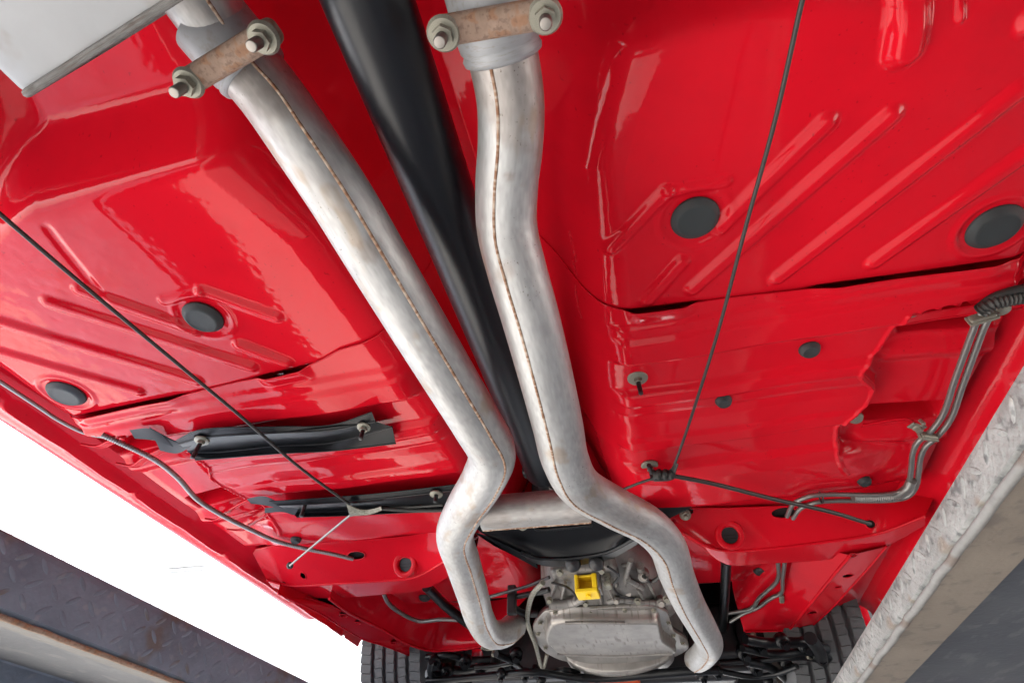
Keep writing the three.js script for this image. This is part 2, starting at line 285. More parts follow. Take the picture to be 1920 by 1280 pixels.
// ---------------------------------------------------------------- lift runways
function runway(side, hb, mats, label) {
  const s = side, yt = Y(0.2925), yb = Y(hb), xi = 0.536, xo = 1.045, z0 = 1.1, z1 = -3.7, zc = (z0 + z1) / 2, len = z0 - z1;
  const r = thing('lift_runway', label, 'lift runway', s * 0.79, yb, zc, 'lift runways');
  const prof = [[xi + 0.006, yb + 0.006], [xi, yb + 0.01], [xi, yt - 0.012], [xi + 0.002, yt - 0.005], [xi + 0.006, yt - 0.001], [xi + 0.012, yt], [xo - 0.012, yt], [xo - 0.002, yt - 0.005], [xo, yt - 0.012], [xo, yb],
    [xo - 0.006, yb], [xo - 0.006, yt - 0.016], [xo - 0.018, yt - 0.008], [xi + 0.018, yt - 0.008], [xi + 0.008, yt - 0.016], [xi + 0.008, yb + 0.006]].map(p => [s * p[0], p[1]]);
  part('deck_plate', toCreasedNormals(extrudeProfile(prof, z0, z1, 1), 0.6), mats.plate, r);
  part('bottom_flange', box(s * (xi + 0.006 + mats.fw / 2), yb + 0.004, zc, mats.fw, 0.006, len, 0.001), mats.flange, r);
  part('deck_underside', box(s * (xi + xo) / 2, yt - 0.012, zc, xo - xi - 0.03, 0.005, len, 0.001), M.underside, r);
  const lp = []; for (let i = 0; i <= 220; i++) { const z = lerp(z0, z1, i / 220); lp.push(V(s * (xi + 0.004) + (rnd() - 0.5) * 0.0015, yb + 0.0025 + (rnd() - 0.5) * 0.0012, z)); }
  part('edge_lip', tube(lp, mats.lr, 440, 8), mats.lip, r);
  // tread: raised teardrop bars set in alternating directions on deck and side
  const bar = new THREE.SphereGeometry(1, 10, 5, 0, Math.PI * 2, 0, Math.PI / 2); const lugs = []; const pitch = 0.031; const seedM = new THREE.Matrix4();
  const add = (o, n, along, ang) => { const nn = n, a = along.clone(), b = nn.clone().cross(a); const d = a.clone().multiplyScalar(Math.cos(ang)).addScaledVector(b, Math.sin(ang)), e = d.clone().cross(nn);
    const q = bar.clone(); q.scale(0.0115, 0.0010, 0.0034); seedM.makeBasis(d, nn, e).setPosition(o); q.applyMatrix4(seedM); lugs.push(q); };
  const rows = Math.max(1, Math.floor((yt - yb - 0.012) / (pitch * 0.72)));
  for (let i = 0; i < len / pitch; i++) for (let j = 0; j <= rows; j++) { const y = yt - 0.018 - j * pitch * 0.72; if (y < yb + 0.010) continue; add(V(s * xi, y, z0 - (i + 0.5) * pitch), V(-s, 0, 0), V(0, 0, 1), (i + j) % 2 ? 0.7 : -0.7); }
  for (let i = 0; i < len / pitch; i++) for (let j = 0; j < 16; j++) add(V(s * (xi + 0.016 + j * pitch), yt, z0 - (i + 0.5) * pitch), V(0, 1, 0), V(0, 0, 1), (i + j) % 2 ? 0.75 : -0.75);
  const lm = part('tread_bar', boxUV(merge(lugs)), mats.plate, r); lm.userData.kind = 'stuff';
  return r;
}
runway(-1, 0.207, { plate: M.plateDark, flange: M.flangeGrey, lip: M.rust, lr: 0.0035, fw: 0.03 }, 'dark grey tread plate lift runway with rusty lip beside the white building');
runway(1, 0.244, { plate: M.plateLight, flange: M.flange, lip: M.lip, lr: 0.0045, fw: 0.066 }, 'worn pale tread plate lift runway with brown lower flange, beside the twin fuel lines');

// ---------------------------------------------------------------- the car
const F = 0.58;                                           // level of the floor pan above the camera
const car = thing('car', 'red car raised on a lift, seen from below with bare exhaust pipes', 'car', 0, Y(0.2925), -0.6);
const XS = 0.775;
const wTab = [[0.4, 0.34], [-0.1, 0.305], [-0.2, 0.275], [-0.26, 0.248], [-0.32, 0.226], [-0.41, 0.218], [-0.52, 0.211], [-0.67, 0.198], [-0.9, 0.182], [-1.1, 0.185], [-1.35, 0.22], [-1.8, 0.26]];
const tTab = [[0.4, 0.25], [-0.2, 0.26], [-0.5, 0.28], [-1.1, 0.30], [-1.8, 0.30]];
const sp = (x, k) => 0.5 * (x + Math.sqrt(x * x + k * k));
function segDist(x, z, a, b) { const dx = b[0] - a[0], dz = b[1] - a[1]; const t = clamp(((x - a[0]) * dx + (z - a[1]) * dz) / (dx * dx + dz * dz)); return Math.hypot(x - a[0] - t * dx, z - a[1] - t * dz); }
const bead = (d, c, w) => smooth(w, c, d);                // flat crest of half width c, foot at w
const ridge = (d, w) => (d >= w ? 0 : (0.5 + 0.5 * Math.cos(Math.PI * d / w)));
const TC = 0.06;                                          // the tunnel lies off the centre line, with the gearbox
const tunnel = (x, z) => {                                // shallow chamfer first, then a steep wall, rounded off at the crown
  const w = interp(z, wTab) - TC, d = w + 0.022 - Math.abs(x - TC), ht = interp(z, tTab); if (d < -0.03) return 0;
  const r = 0.30 * (sp(d, 0.008) - sp(-0.03, 0.008)) + 5 * (sp(d - 0.04, 0.03) - sp(-0.07, 0.03)); return Math.max(0, ht * (1 - Math.exp(-r / ht)));
};
const beads = [[[0.288, -0.524], [0.335, -0.470]], [[0.385, -0.425], [0.492, -0.318]], [[0.349, -0.519], [0.556, -0.326]], [[0.46, -0.527], [0.675, -0.330]], [[0.578, -0.528], [0.76, -0.36]]];
const plugs = [[0.354, -0.405, 0.0295], [0.708, -0.505, 0.0295]];
const kickEdge = ax => -0.2 - 0.05 * smooth(0.45, 0.62, ax);
function rearH(x, z) {
  const ax = Math.abs(x); let y = F + tunnel(x, z);
  const dz = z - kickEdge(ax); y += (1 - 0.72 * smooth(0.44, 0.58, ax)) * (2.0 * (sp(dz - 0.004, 0.012) - sp(-0.5, 0.012)) - 1.7 * (sp(dz - 0.062, 0.014) - sp(-0.5, 0.014)));
  if (z < -0.24) {
    for (const b of beads) y -= 0.0068 * bead(segDist(ax, z, b[0], b[1]), 0.003, 0.0155);
    y -= 0.0055 * bead(segDist(ax, z, [0.247, -0.43], [0.322, -0.361]), 0.003, 0.0135); y -= 0.004 * bead(segDist(ax, z, [0.325, -0.361], [0.39, -0.364]), 0.002, 0.011);
    for (const p of plugs) { const r = Math.hypot(ax - p[0], z - p[1]); y -= (p[0] > 0.5 ? 0.0022 : 0.0012) * ridge(Math.abs(r - 0.043), 0.008) - 0.001 * smooth(0.044, 0.03, r); }
  }
  if (x > 0) {
    y -= 0.016 * bead(segDist(x, z, [0.553, -0.258], [0.545, -0.02]), 0.006, 0.024);
    y -= 0.012 * bead(segDist(x, z, [0.665, -0.262], [0.74, -0.16]), 0.004, 0.02); y -= 0.004 * ridge(segDist(x, z, [0.60, -0.245], [0.585, -0.1]), 0.006);
    y -= 0.02 * bead(segDist(x, z, [0.62, -0.19], [0.66, -0.05]), 0.01, 0.03);
  } else {
    y += 0.0022 * bead(segDist(x, z, [-0.455, -0.225], [-0.475, -0.35]), 0.001, 0.012);
  }
  if (x < -0.3) y += 0.0007 * smooth(-0.30, -0.5, x) * (fbm(x * 2.1 + 5, z * 2.1 + 5, 24, 2, 181) - 0.5);
  y += 0.0006 * Math.sin(x * 9 + z * 4) + 0.0004 * Math.sin(x * 17 - z * 23);
  if (ax > 0.745) y += 0.010 * smooth(0.745, 0.775, ax);
  const pz = seamZ(x) + 0.002 - z; if (pz > 0) y += 0.9 * pz * (smooth(0.24, 0.26, ax) * smooth(0.37, 0.345, ax) + smooth(0.485, 0.52, ax));
  return y;
}
const seamZ = x => { const ax = Math.abs(x); return interp(-ax, [[0, -0.47], [-0.083, -0.50], [-0.187, -0.515], [-0.223, -0.529], [-0.26, -0.538], [-0.349, -0.544], [-0.49, -0.553], [-0.742, -0.564], [-0.8, -0.566]]); };
const ribTab = [[-0.5, 0], [-0.568, 0], [-0.574, 0.004], [-0.592, 0.005], [-0.600, 0.010], [-0.640, 0.014], [-0.651, 0.002], [-0.712, 0.001], [-0.722, 0.012], [-0.745, 0.014], [-0.749, 0.010], [-0.772, 0.009], [-0.778, 0.006], [-0.80, 0.009], [-0.84, 0.009], [-0.85, 0.013], [-0.878, 0.014], [-0.888, 0.001], [-0.945, 0.001], [-0.957, 0.012], [-1.0, 0.013], [-1.05, 0.009], [-1.1, 0.006], [-1.2, 0]];
const ribS = []; for (let i = 0; i <= 800; i++) { const z = -0.5 - i * 0.001; let t = 0; for (let k = -4; k <= 4; k++) t += interp(z + k * 0.0008, ribTab); ribS.push(t / 9); }
const rib = z => { const t = clamp((-0.5 - z) / 0.001, 0, 799.99), i = Math.floor(t); return lerp(ribS[i], ribS[i + 1], t - i); };
const wavTab = [[-0.5, 0.80], [-0.60, 0.80], [-0.625, 0.64], [-0.66, 0.627], [-0.70, 0.618], [-0.735, 0.598], [-0.752, 0.600], [-0.79, 0.626], [-0.83, 0.622], [-0.865, 0.600], [-0.90, 0.59], [-0.98, 0.60], [-1.03, 0.615], [-1.08, 0.64], [-1.2, 0.68]];
function frontH(x, z) {
  const ax = Math.abs(x), sz = seamZ(x), d = sz - z; let y = F - 0.0035 + tunnel(x, z);
  const bow = 0.008 * smooth(0.25, 0.272, ax) * smooth(0.356, 0.33, ax) + 0.0075 * smooth(0.495, 0.54, ax) * smooth(0.75, 0.72, ax);
  y -= bow * Math.exp(-(d * d) / (0.022 * 0.022));
  const w = interp(z, wTab), wav = interp(z, wavTab);
  const inner = smooth(w - TC + 0.012, w - TC + 0.045, Math.abs(x - TC)), out = smooth(wav - 0.004, wav + 0.012 + 0.09 * smooth(-0.97, -1.02, z), ax);
  y -= rib(z) * 1.1 * inner * (1 - out) * (0.92 + 0.16 * Math.sin(ax * 13 + z * 3)) + 0.0012 * Math.sin(x * 31 + z * 14) * inner;
  y -= 0.004 * ridge(Math.abs(ax - wav + 0.004), 0.007) * (z > -1.06 && z < -0.615 ? 1 : 0);
  y += out * (0.023 - 0.12 * clamp(ax - 0.63, 0, 0.13));
  const o2 = smooth(wav + 0.02, wav + 0.035, ax) * smooth(0.775, 0.755, ax);
  y += smooth(0.645, 0.66, ax) * smooth(0.775, 0.765, ax) * 0.08 * smooth(-0.70, -0.685, z) * smooth(-0.628, -0.642, z) + smooth(0.615, 0.63, ax) * smooth(0.76, 0.745, ax) * 0.05 * smooth(-0.925, -0.912, z) * smooth(-0.872, -0.884, z);
  y -= smooth(wav + 0.02, wav + 0.05, ax) * (0.010 * ridge(Math.abs(z + 0.735), 0.03) + 0.010 * ridge(Math.abs(z + 0.965), 0.034));
  if (z < -1.1) y += 0.03 * smooth(-1.12, -1.2, z);
  if (z < -1.66) y += 1.1 * sp(-1.70 - z, 0.03);
  if (ax > 0.745 && z > -0.62) y += 0.016 * smooth(0.75, 0.775, ax);
  return y;
}
function field(fn, x0, x1, nx, zOf, nz) {                 // pressed sheet y = fn(x, z)
  const pos = [], nor = [], uv = [], idx = []; const e = 0.0012;
  for (let j = 0; j <= nz; j++) for (let i = 0; i <= nx; i++) {
    const x = lerp(x0, x1, i / nx), z = zOf(x, j / nz), y = fn(x, z);
    const gx = (fn(x + e, z) - fn(x - e, z)) / (2 * e), gz = (fn(x, z + e) - fn(x, z - e)) / (2 * e), l = Math.hypot(gx, gz, 1);
    pos.push(x, Y(y), z); nor.push(gx / l, -1 / l, gz / l); uv.push(x, z);
  }
  for (let j = 0; j < nz; j++) for (let i = 0; i < nx; i++) { const a = j * (nx + 1) + i, b = a + 1, c = a + nx + 1, d = c + 1; idx.push(a, c, b, b, c, d); }
  const g = new THREE.BufferGeometry(); g.setAttribute('position', new THREE.Float32BufferAttribute(pos, 3)); g.setAttribute('normal', new THREE.Float32BufferAttribute(nor, 3)); g.setAttribute('uv', new THREE.Float32BufferAttribute(uv, 2)); g.setIndex(idx);
  return g;
}
const rearPan = part('rear_floor_pan', field(rearH, -XS, XS, 430, (x, t) => lerp(0.36, seamZ(x) - 0.045, t), 280), M.red, car, 'rear floor panel with diagonal ribs and central tunnel');
const frontPan = part('front_floor_pan', field(frontH, -XS, XS, 430, (x, t) => (t < 0.08 ? lerp(seamZ(x), -0.6, t / 0.08) : lerp(-0.6, -1.80, (t - 0.08) / 0.92)), 400), M.red, car, 'front floor panel with stepped crosswise ribs');
{
  const pts = []; for (let i = 0; i <= 260; i++) { const x = lerp(-XS, XS, i / 260); pts.push(V(x, Y(frontH(x, seamZ(x))), seamZ(x))); }
  part('lap_edge', tube(pts, 0.0012, 520, 6), M.red, frontPan);
}
for (const s of [-1, 1]) {
  const pts = []; for (let i = 0; i <= 60; i++) { const z = lerp(-0.615, -0.885, i / 60), x = s * (interp(z, wavTab) + 0.001); pts.push(V(x, Y(frontH(x, z)) - 0.0005, z)); }
  part('panel_edge', tube(pts, 0.0014, 160, 6), M.red, frontPan);
}
{
  const bits = [[[1072, 488], [1077, 505], [1082, 522], [1086, 538]], [[1079, 545], [1084, 555], [1087, 566]], [[1084, 590], [1086, 610], [1090, 632], [1096, 645]]];
  for (const b of bits) { const pts = b.map(q => { const p = P(q[0], q[1], F); return V(p.x, Y((p.z > seamZ(p.x) ? rearH : frontH)(p.x, p.z)) - 0.0006, p.z); }); part('seam_sealer', tube(pts, t => 0.0016 + 0.0006 * Math.sin(t * 40), 40, 6), M.red, frontPan); }
}
function plug(x, y, z, r, parent, tilt = V(0, -1, 0)) {
  const g = lathe([[0, 0.0075], [r * 0.62, 0.0075], [r * 0.70, 0.0088], [r * 0.80, 0.0072], [r * 0.97, 0.0022], [r, 0], [r * 0.95, -0.003], [0, -0.003]], 40);
  return part('rubber_plug', frame(g, V(x, y, z), tilt), M.rubber, parent);
}
for (const s of [-1, 1]) for (const p of plugs) plug(s * p[0], Y(F - 0.001), p[1], p[2] + (p[0] > 0.5 ? 0.002 : 0), rearPan);
for (const [px, py, r] of [[1515, 648, 0.0155], [1352, 736, 0.0135], [1618, 895, 0.013], [557, 1003, 0.013]]) { const q = P(px, py, F); plug(q.x, Y(frontH(q.x, q.z)) - 0.002, q.z, r, frontPan); }
for (const [px, py, r] of [[1430, 1073, 0.022], [796, 1122, 0.019]]) { const q = P(px, py, F + 0.02); plug(q.x, Y(frontH(q.x, q.z)) - 0.002, q.z, r, frontPan); }
// studs with washers
function seatStud(px, py, h, len) {
  const q = P(px, py, F); const o = V(q.x, Y(frontH(q.x, q.z)), q.z);
  const m = part('washer', frame(lathe([[0, 0.003], [0.015, 0.003], [0.0165, 0.001], [0.0165, -0.002], [0, -0.002]], 28), o, V(0, -1, 0)), M.zinc, frontPan);
  part('nut', frame(hexNut(0.012, 0.007), o.clone().add(V(0, -0.003, 0)), V(0, -1, 0)), M.zinc, frontPan);
  part('threaded_stud', frame(stud(0.0038, len), o.clone().add(V(0, -0.009, 0)), V(0.03, -1, 0.06)), M.black, frontPan);
}
seatStud(1195, 705, 0.58, 0.026); seatStud(1217, 866, 0.58, 0.024);

// sills
for (const s of [-1, 1]) {
  const prof = [[0.757, 0.640], [0.768, 0.612], [0.785, 0.598], [0.806, 0.586], [0.817, 0.574], [0.8215, 0.559], [0.8265, 0.559], [0.829, 0.5635], [0.845, 0.5625], [0.866, 0.5635], [0.876, 0.568], [0.895, 0.588], [0.915, 0.615], [0.94, 0.66], [0.955, 0.72]].map(p => [s * p[0], Y(p[1])]);
  const jit = (i, z) => (i === 5 || i === 6 ? [0, 0.0010 * Math.sin(z * 37) + 0.0004 * Math.sin(z * 91 + 2) + (Math.abs(((z * 3.1) % 1 + 1) % 1 - 0.5) < 0.03 ? 0.006 : 0)] : [0, 0]);
  part('rocker_sill', [extrudeProfile(prof, 1.2, -1.6, 240, jit), extrudeProfile(prof.slice(0, 7), -1.6, -1.88, 40, jit)], M.red, car);
}

// crossmember of the torsion bars: sloping rear face and flat bottom, traced from its edges
const cmRearR = L([[1095, 925], [1210, 946], [1330, 952], [1450, 949], [1560, 943], [1680, 930], [1760, 915]], 0.600);
const cmEdgeR = L([[1250, 985], [1293, 1007], [1330, 1026], [1367, 1033], [1447, 1028], [1547, 1016], [1647, 1000], [1735, 968]], 0.535);
const cmBotR = L([[1270, 1000], [1313, 1023], [1347, 1050], [1373, 1060], [1447, 1056], [1547, 1050], [1640, 1033], [1735, 985]], 0.538);
const cmRearL = L([[860, 970], [836, 985], [790, 1000], [730, 1008], [640, 1013], [530, 1020], [470, 1030]], 0.600);
const cmEdgeL = L([[880, 1025], [837, 1051], [775, 1083], [741, 1087], [640, 1093], [541, 1097], [500, 1087]], 0.540);
const cmBotL = L([[890, 1045], [848, 1076], [789, 1106], [719, 1114], [617, 1121], [560, 1118], [510, 1100]], 0.543);
const faceN = V(0, -0.68, 0.73);
const faceAt = (px, py, lift = 0) => { const right = px > 960; const yr = right ? 948 : 1012, ye = right ? interp(-px, [[-1250, 985], [-1367, 1033], [-1547, 1016], [-1735, 968]]) : interp(-px, [[-500, 1087], [-640, 1093], [-775, 1083], [-880, 1025]]); return P(px, py, lerp(0.600, right ? 0.535 : 0.540, clamp((py - yr) / (ye - yr))) - lift); };
const X1 = V(1, 0, 0);
const onSheet = (g, px, py) => { const m = new THREE.Mesh(g, new THREE.MeshBasicMaterial({ side: THREE.DoubleSide })); const r = new THREE.Raycaster(CAM.clone(), dirOf(px, py).normalize()).intersectObject(m)[0]; const n = r.face.normal.clone(); if (n.dot(dirOf(px, py)) > 0) n.negate(); return [r.point, n]; };
const faceGR = loft([cmRearR, cmEdgeR], 120, 16, [], true), faceGL = loft([cmRearL, cmEdgeL], 120, 16, [], true);
const cut = (px, py, a, b) => { const [c, n] = onSheet(px > 960 ? faceGR : faceGL, px, py); return holeAt(c, X1, n, a, b); };
const holesR = [cut(1470, 961, 0.027, 0.0125), cut(1633, 982, 0.0105, 0.0095), cut(1368, 1003, 0.021, 0.021)];
const holesL = [cut(668, 1041, 0.025, 0.0135), cut(568, 1079, 0.008, 0.0115), cut(762, 1057, 0.021, 0.021)];
const cross = part('torsion_bar_crossmember', [
  loft([cmRearR, cmEdgeR], 300, 46, holesR, true), loft([cmEdgeR, cmBotR], 120, 10, [], true), loft([cmBotR, cmBotR.map(p => p.clone().add(V(0, 0.06, -0.02)))], 80, 6, [], true),
  loft([cmRearL, cmEdgeL], 300, 46, holesL, true), loft([cmEdgeL, cmBotL], 120, 10, [], true), loft([cmBotL, cmBotL.map(p => p.clone().add(V(0, 0.06, -0.02)))], 80, 6, [], true),
  tube(cmEdgeR, 0.0035, 80, 8), tube(cmEdgeL, 0.0035, 80, 8), tube(cmRearR.map(p => p.clone().add(V(0, -0.001, 0))), 0.0022, 80, 6), tube(cmRearL.map(p => p.clone().add(V(0, -0.001, 0))), 0.0022, 80, 6),
  ...[...holesR, ...holesL].slice(0, 6).map(h => ellipseRing(h, 0.0018)),
], M.red, car, 'red crossmember with hexagonal sockets and oval openings');
part('hole_shade_sheet', loft([cmRearR.map(p => p.clone().add(V(0, 0.02, -0.05))), cmEdgeR.map(p => p.clone().add(V(0, 0.03, -0.045)))], 40, 4, [], true), M.hole, cross); part('hole_shade_sheet', loft([cmRearL.map(p => p.clone().add(V(0, 0.02, -0.05))), cmEdgeL.map(p => p.clone().add(V(0, 0.03, -0.045)))], 40, 4, [], true), M.hole, cross);  // black sheets standing in for the shade inside the crossmember
for (const h of [holesR[0], holesR[1], holesL[0], holesL[1]]) part('opening_shade_disc', frame(new THREE.CircleGeometry(1, 24).scale(h.a * 1.2, h.b * 1.2, 1), h.c.clone().addScaledVector(h.n, -0.012), h.n, h.u), M.hole, cross);  // black discs: the shade of each opening as plain colour
for (const h of [holesR[2], holesL[2]]) {
  const ax = V(0, -0.42, 0.91); const o = h.c.clone();
  const sq = part('torsion_bar_socket', frame(lathe([[0.018, -0.02], [0.018, 0.011], [0.0215, 0.0145], [0.029, 0.0145], [0.0315, 0.012], [0.0315, -0.012], [0.034, -0.02]], 40), o, ax), M.red, cross);
  const hexG = new THREE.CylinderGeometry(0.0205, 0.0205, 0.03, 6).rotateX(Math.PI / 2); hexG.computeVertexNormals();
  part('hex_bar_end', frame(hexG.toNonIndexed(), o.clone().addScaledVector(ax, -0.012), ax), M.black, sq);
  for (let k = -1; k <= 1; k++) part('score', frame(new THREE.BoxGeometry(0.026, 0.0012, 0.001), o.clone().addScaledVector(ax, 0.0035).add(V(0, k * 0.008, 0)), ax), M.hole, sq);
}

// front frame rails and inner wings
{
  const a = L([[1595, 1041], [1560, 1083], [1520, 1132], [1480, 1181]], 0.525), b = L([[1663, 1024], [1633, 1060], [1595, 1102], [1557, 1143], [1513, 1182]], 0.532);
  const up = P(1440, 1060, 0.62), c = [V(0.50, Y(0.63), -1.42), V(0.48, Y(0.63), -1.55), V(0.44, Y(0.62), -1.68), P(1395, 1184, 0.53)];
  const hs = [[1590, 1079, 0.013], [1572, 1100, 0.009], [1523, 1148, 0.013], [1600, 1040, 0.009]].map(q => holeAt(P(q[0], q[1], 0.529), X1, V(0, -1, 0), q[2], q[2] * 0.9));
  const rail = part('front_rail', [loft([a, b], 120, 50, hs, true), loft([c, a], 60, 30, [], false), loft([b, b.map(p => p.clone().add(V(0.03, 0.16, -0.03)))], 40, 10, [], true), tube(a, 0.004, 50, 8), tube(b, 0.0025, 50, 6),
    tube([P(1398, 1184, 0.528), P(1440, 1183, 0.526), P(1480, 1182, 0.524), P(1513, 1182, 0.53)], 0.003, 30, 6), ...hs.map(h => ellipseRing(h, 0.0014))], M.red, car);
  part('hole_shade_sheet', loft([a.map(p => p.clone().add(V(0, 0.03, 0))), b.map(p => p.clone().add(V(0, 0.03, 0)))], 10, 2, [], true), M.hole, rail);  // black sheet in place of the shade behind the rail openings
  part('inner_wing', loft([b.map(p => p.clone().add(V(0.0, 0.02, -0.01))), [V(0.82, Y(0.60), -1.36), V(0.82, Y(0.60), -1.55), V(0.82, Y(0.60), -1.86)], [V(0.955, Y(0.62), -1.4), V(0.955, Y(0.62), -1.62), V(0.955, Y(0.62), -1.88)], [V(0.955, Y(0.85), -1.4), V(0.955, Y(0.85), -1.62), V(0.955, Y(0.9), -1.88)]], 30, 20), M.red, rail);
}
{
  const a = L([[558, 1116], [617, 1134], [657, 1152], [713, 1180], [769, 1211], [811, 1221]], 0.535), b = L([[520, 1112], [600, 1150], [643, 1177], [685, 1200], [713, 1208], [769, 1229]], 0.512);
  const hs = [[643, 1152, 0.012], [671, 1166, 0.009], [738, 1203, 0.010]].map(q => holeAt(P(q[0], q[1] + 2, 0.524), X1, V(0, -1, 0), q[2], q[2] * 0.9));
  const low = L([[617, 1122], [657, 1150], [713, 1178], [769, 1209], [811, 1220], [850, 1219], [895, 1213], [930, 1205]], 0.522);
  const top = low.map((p, i) => V(p.x + 0.05 + 0.01 * i, Y(0.66), p.z + 0.02));
  const rail = part('front_rail', [loft([a, b], 120, 40, hs, true), loft([b, b.map(p => p.clone().add(V(-0.03, 0.16, -0.03)))], 40, 10, [], true), tube(a, 0.003, 50, 8), tube(b, 0.0025, 50, 6), ...hs.map(h => ellipseRing(h, 0.0014))], M.red, car);
  part('hole_shade_sheet', loft([a.map(p => p.clone().add(V(0, 0.03, 0))), b.map(p => p.clone().add(V(0, 0.03, 0)))], 10, 2, [], true), M.hole, rail);  // black sheet standing in for shade, left rail
  part('inner_wing', [loft([low, low.map((p, i) => V(p.x + 0.012, Y(0.56), p.z + 0.012)), top], 60, 20), tube(low, 0.004, 60, 8)], M.red, rail);
}

// ---------------------------------------------------------------- exhaust
const R0 = 0.0318;
function seamOn(c, r, w, n, from = 0, to = 1, rr = 0.0017) {
  const pts = []; for (let i = 0; i <= n; i++) { const t = lerp(from, to, i / n), p = c.getPointAt(t), tan = c.getTangentAt(t); const d = w.clone().addScaledVector(tan, -w.dot(tan)).normalize(); pts.push(p.addScaledVector(d, r - 0.0003 + (rnd() - 0.5) * 0.0006)); }
  return tube(pts, rr, n * 2, 6);
}
function stain(g, spots) {                                 // brown heat and rust staining where the photograph shows it: [point, radius, strength]
  const p = g.attributes.position, c = new Float32Array(p.count * 3);
  for (let i = 0; i < p.count; i++) {
    const x = p.getX(i), y = p.getY(i), z = p.getZ(i); let t = 0;
    for (const [o, r, k] of spots) { const d = Math.hypot(x - o.x, y - o.y, z - o.z) / r; if (d < 1.6) t = Math.max(t, k * smooth(0.35, 0.75, fbm(x * 3.1 + z * 1.7, y * 3.1 + z * 2.3, 16, 4, 171) + 0.55 * (1 - d))); }
    const q = mixc([1, 1, 1], [0.45, 0.29, 0.19], t * 0.42); c.set(q, 3 * i);
  }
  g.setAttribute('color', new THREE.BufferAttribute(c, 3)); return g;
}
const ex = (name, px, w, spots, label) => {
  const c = curveOf(px.map(p => P(p[0], p[1], p[2])));
  const m = part(name, stain(tube(c, R0, 420, 56), spots.map(q => [P(q[0], q[1], q[2]), q[3], q[4]])), M.pipe, car, label);
  part('weld_seam', seamOn(c, R0, w, 300), M.seam, m); m.userData.curve = undefined; return [m, c];
};
const [pipeL, curL] = ex('exhaust_pipe', [[360, -20, 0.56], [395, 30, 0.56], [440, 95, 0.555], [505, 175, 0.538], [565, 260, 0.505], [640, 372, 0.47], [705, 480, 0.449], [770, 588, 0.432], [838, 700, 0.415], [895, 795, 0.403], [922, 848, 0.398], [908, 895, 0.40], [872, 955, 0.405], [853, 1003, 0.408], [868, 1055, 0.405], [885, 1110, 0.402], [900, 1160, 0.402], [920, 1188, 0.408], [945, 1187, 0.43], [965, 1172, 0.47]], V(0.80, -1, 0.25), [[470, 130, 0.53, 0.07, 0.7], [500, 200, 0.50, 0.05, 0.45], [687, 468, 0.43, 0.012, 0.9], [880, 960, 0.385, 0.035, 0.5], [880, 1100, 0.38, 0.06, 0.35], [938, 1185, 0.40, 0.05, 0.4], [560, 330, 0.47, 0.05, 0.3]], 'exhaust pipe running from the muffler, kinked twice near the cross tube');
const [pipeR, curR] = ex('exhaust_pipe', [[915, -40, 0.53], [928, 40, 0.525], [944, 110, 0.522], [957, 190, 0.515], [957, 270, 0.505], [950, 350, 0.495], [951, 430, 0.479], [970, 510, 0.456], [993, 590, 0.436], [1022, 700, 0.416], [1045, 795, 0.403], [1060, 862, 0.398], [1088, 912, 0.40], [1150, 950, 0.405], [1215, 985, 0.408], [1250, 1022, 0.405], [1268, 1075, 0.40], [1290, 1127, 0.402], [1318, 1178, 0.405], [1330, 1205, 0.41], [1320, 1226, 0.425], [1305, 1238, 0.45]], V(-0.30, -1, 0.35), [[945, 115, 0.50, 0.05, 0.9], [960, 160, 0.49, 0.05, 0.8], [1000, 130, 0.50, 0.06, 0.7], [953, 335, 0.465, 0.006, 1], [942, 512, 0.43, 0.012, 0.8], [1085, 935, 0.38, 0.04, 0.5], [1160, 980, 0.38, 0.05, 0.45], [1320, 1215, 0.40, 0.05, 0.35]], 'exhaust pipe beside the driveshaft, sweeping outward past the gearbox');
{
  const a = curL.getPointAt(0.645), b = curR.getPointAt(0.60); 
  const p0 = P(905, 962, 0.405), p1 = P(1105, 946, 0.405); const c = new THREE.LineCurve3(p0, p1);
  const m = part('cross_tube', stain(tube(c, 0.0265, 60, 40), [[P(925, 975, 0.385), 0.03, 0.8], [P(1090, 965, 0.385), 0.03, 0.7], [P(1010, 970, 0.38), 0.06, 0.4]]), M.pipe, car, 'short horizontal tube joining the two exhaust pipes');
  part('weld_seam', seamOn(c, 0.0265, V(0.1, -0.85, -0.25), 60), M.seam, m);
}
// end caps of the pipes are hidden by their flanges; clamps with two flange nuts each
function clamp2(nutA, nutB, h, axis, parent, cur) {
  const a = P(nutA[0], nutA[1], h), b = P(nutB[0], nutB[1], h); const mid = a.clone().add(b).multiplyScalar(0.5), s = b.clone().sub(a).normalize(), len = a.distanceTo(b); const d = V(0, -1, 0).addScaledVector(s, s.y).normalize(); const t = d.clone().cross(s).normalize();
  const mk = (g, lift = 0) => g.applyMatrix4(new THREE.Matrix4().makeBasis(s, t, d).setPosition(mid.clone().addScaledVector(d, lift)));
  const strap = new RoundedBoxGeometry(len + 0.024, 0.022, 0.02, 3, 0.008);
  const m = part('exhaust_clamp', mk(boxUV(strap), -0.004), M.rust, parent, 'rusty clamp bar with two flanged nuts');
  for (const e of [-1, 1]) {
    const o = mid.clone().addScaledVector(s, e * len / 2).addScaledVector(d, 0.004);
    part('flange_nut', frame(hexNut(0.0150, 0.008, [0.0138, 0.0035]), o, d, s), M.zinc, m);
    part('threaded_stud', frame(stud(0.005, 0.017), o.clone().addScaledVector(d, 0.010), d.clone().addScaledVector(t, 0.08)), M.steel, m);
  }
  return m;
}
clamp2([357, 152], [497, 68], 0.50, null, pipeL); clamp2([833, 60], [1022, 27], 0.475, null, pipeR);
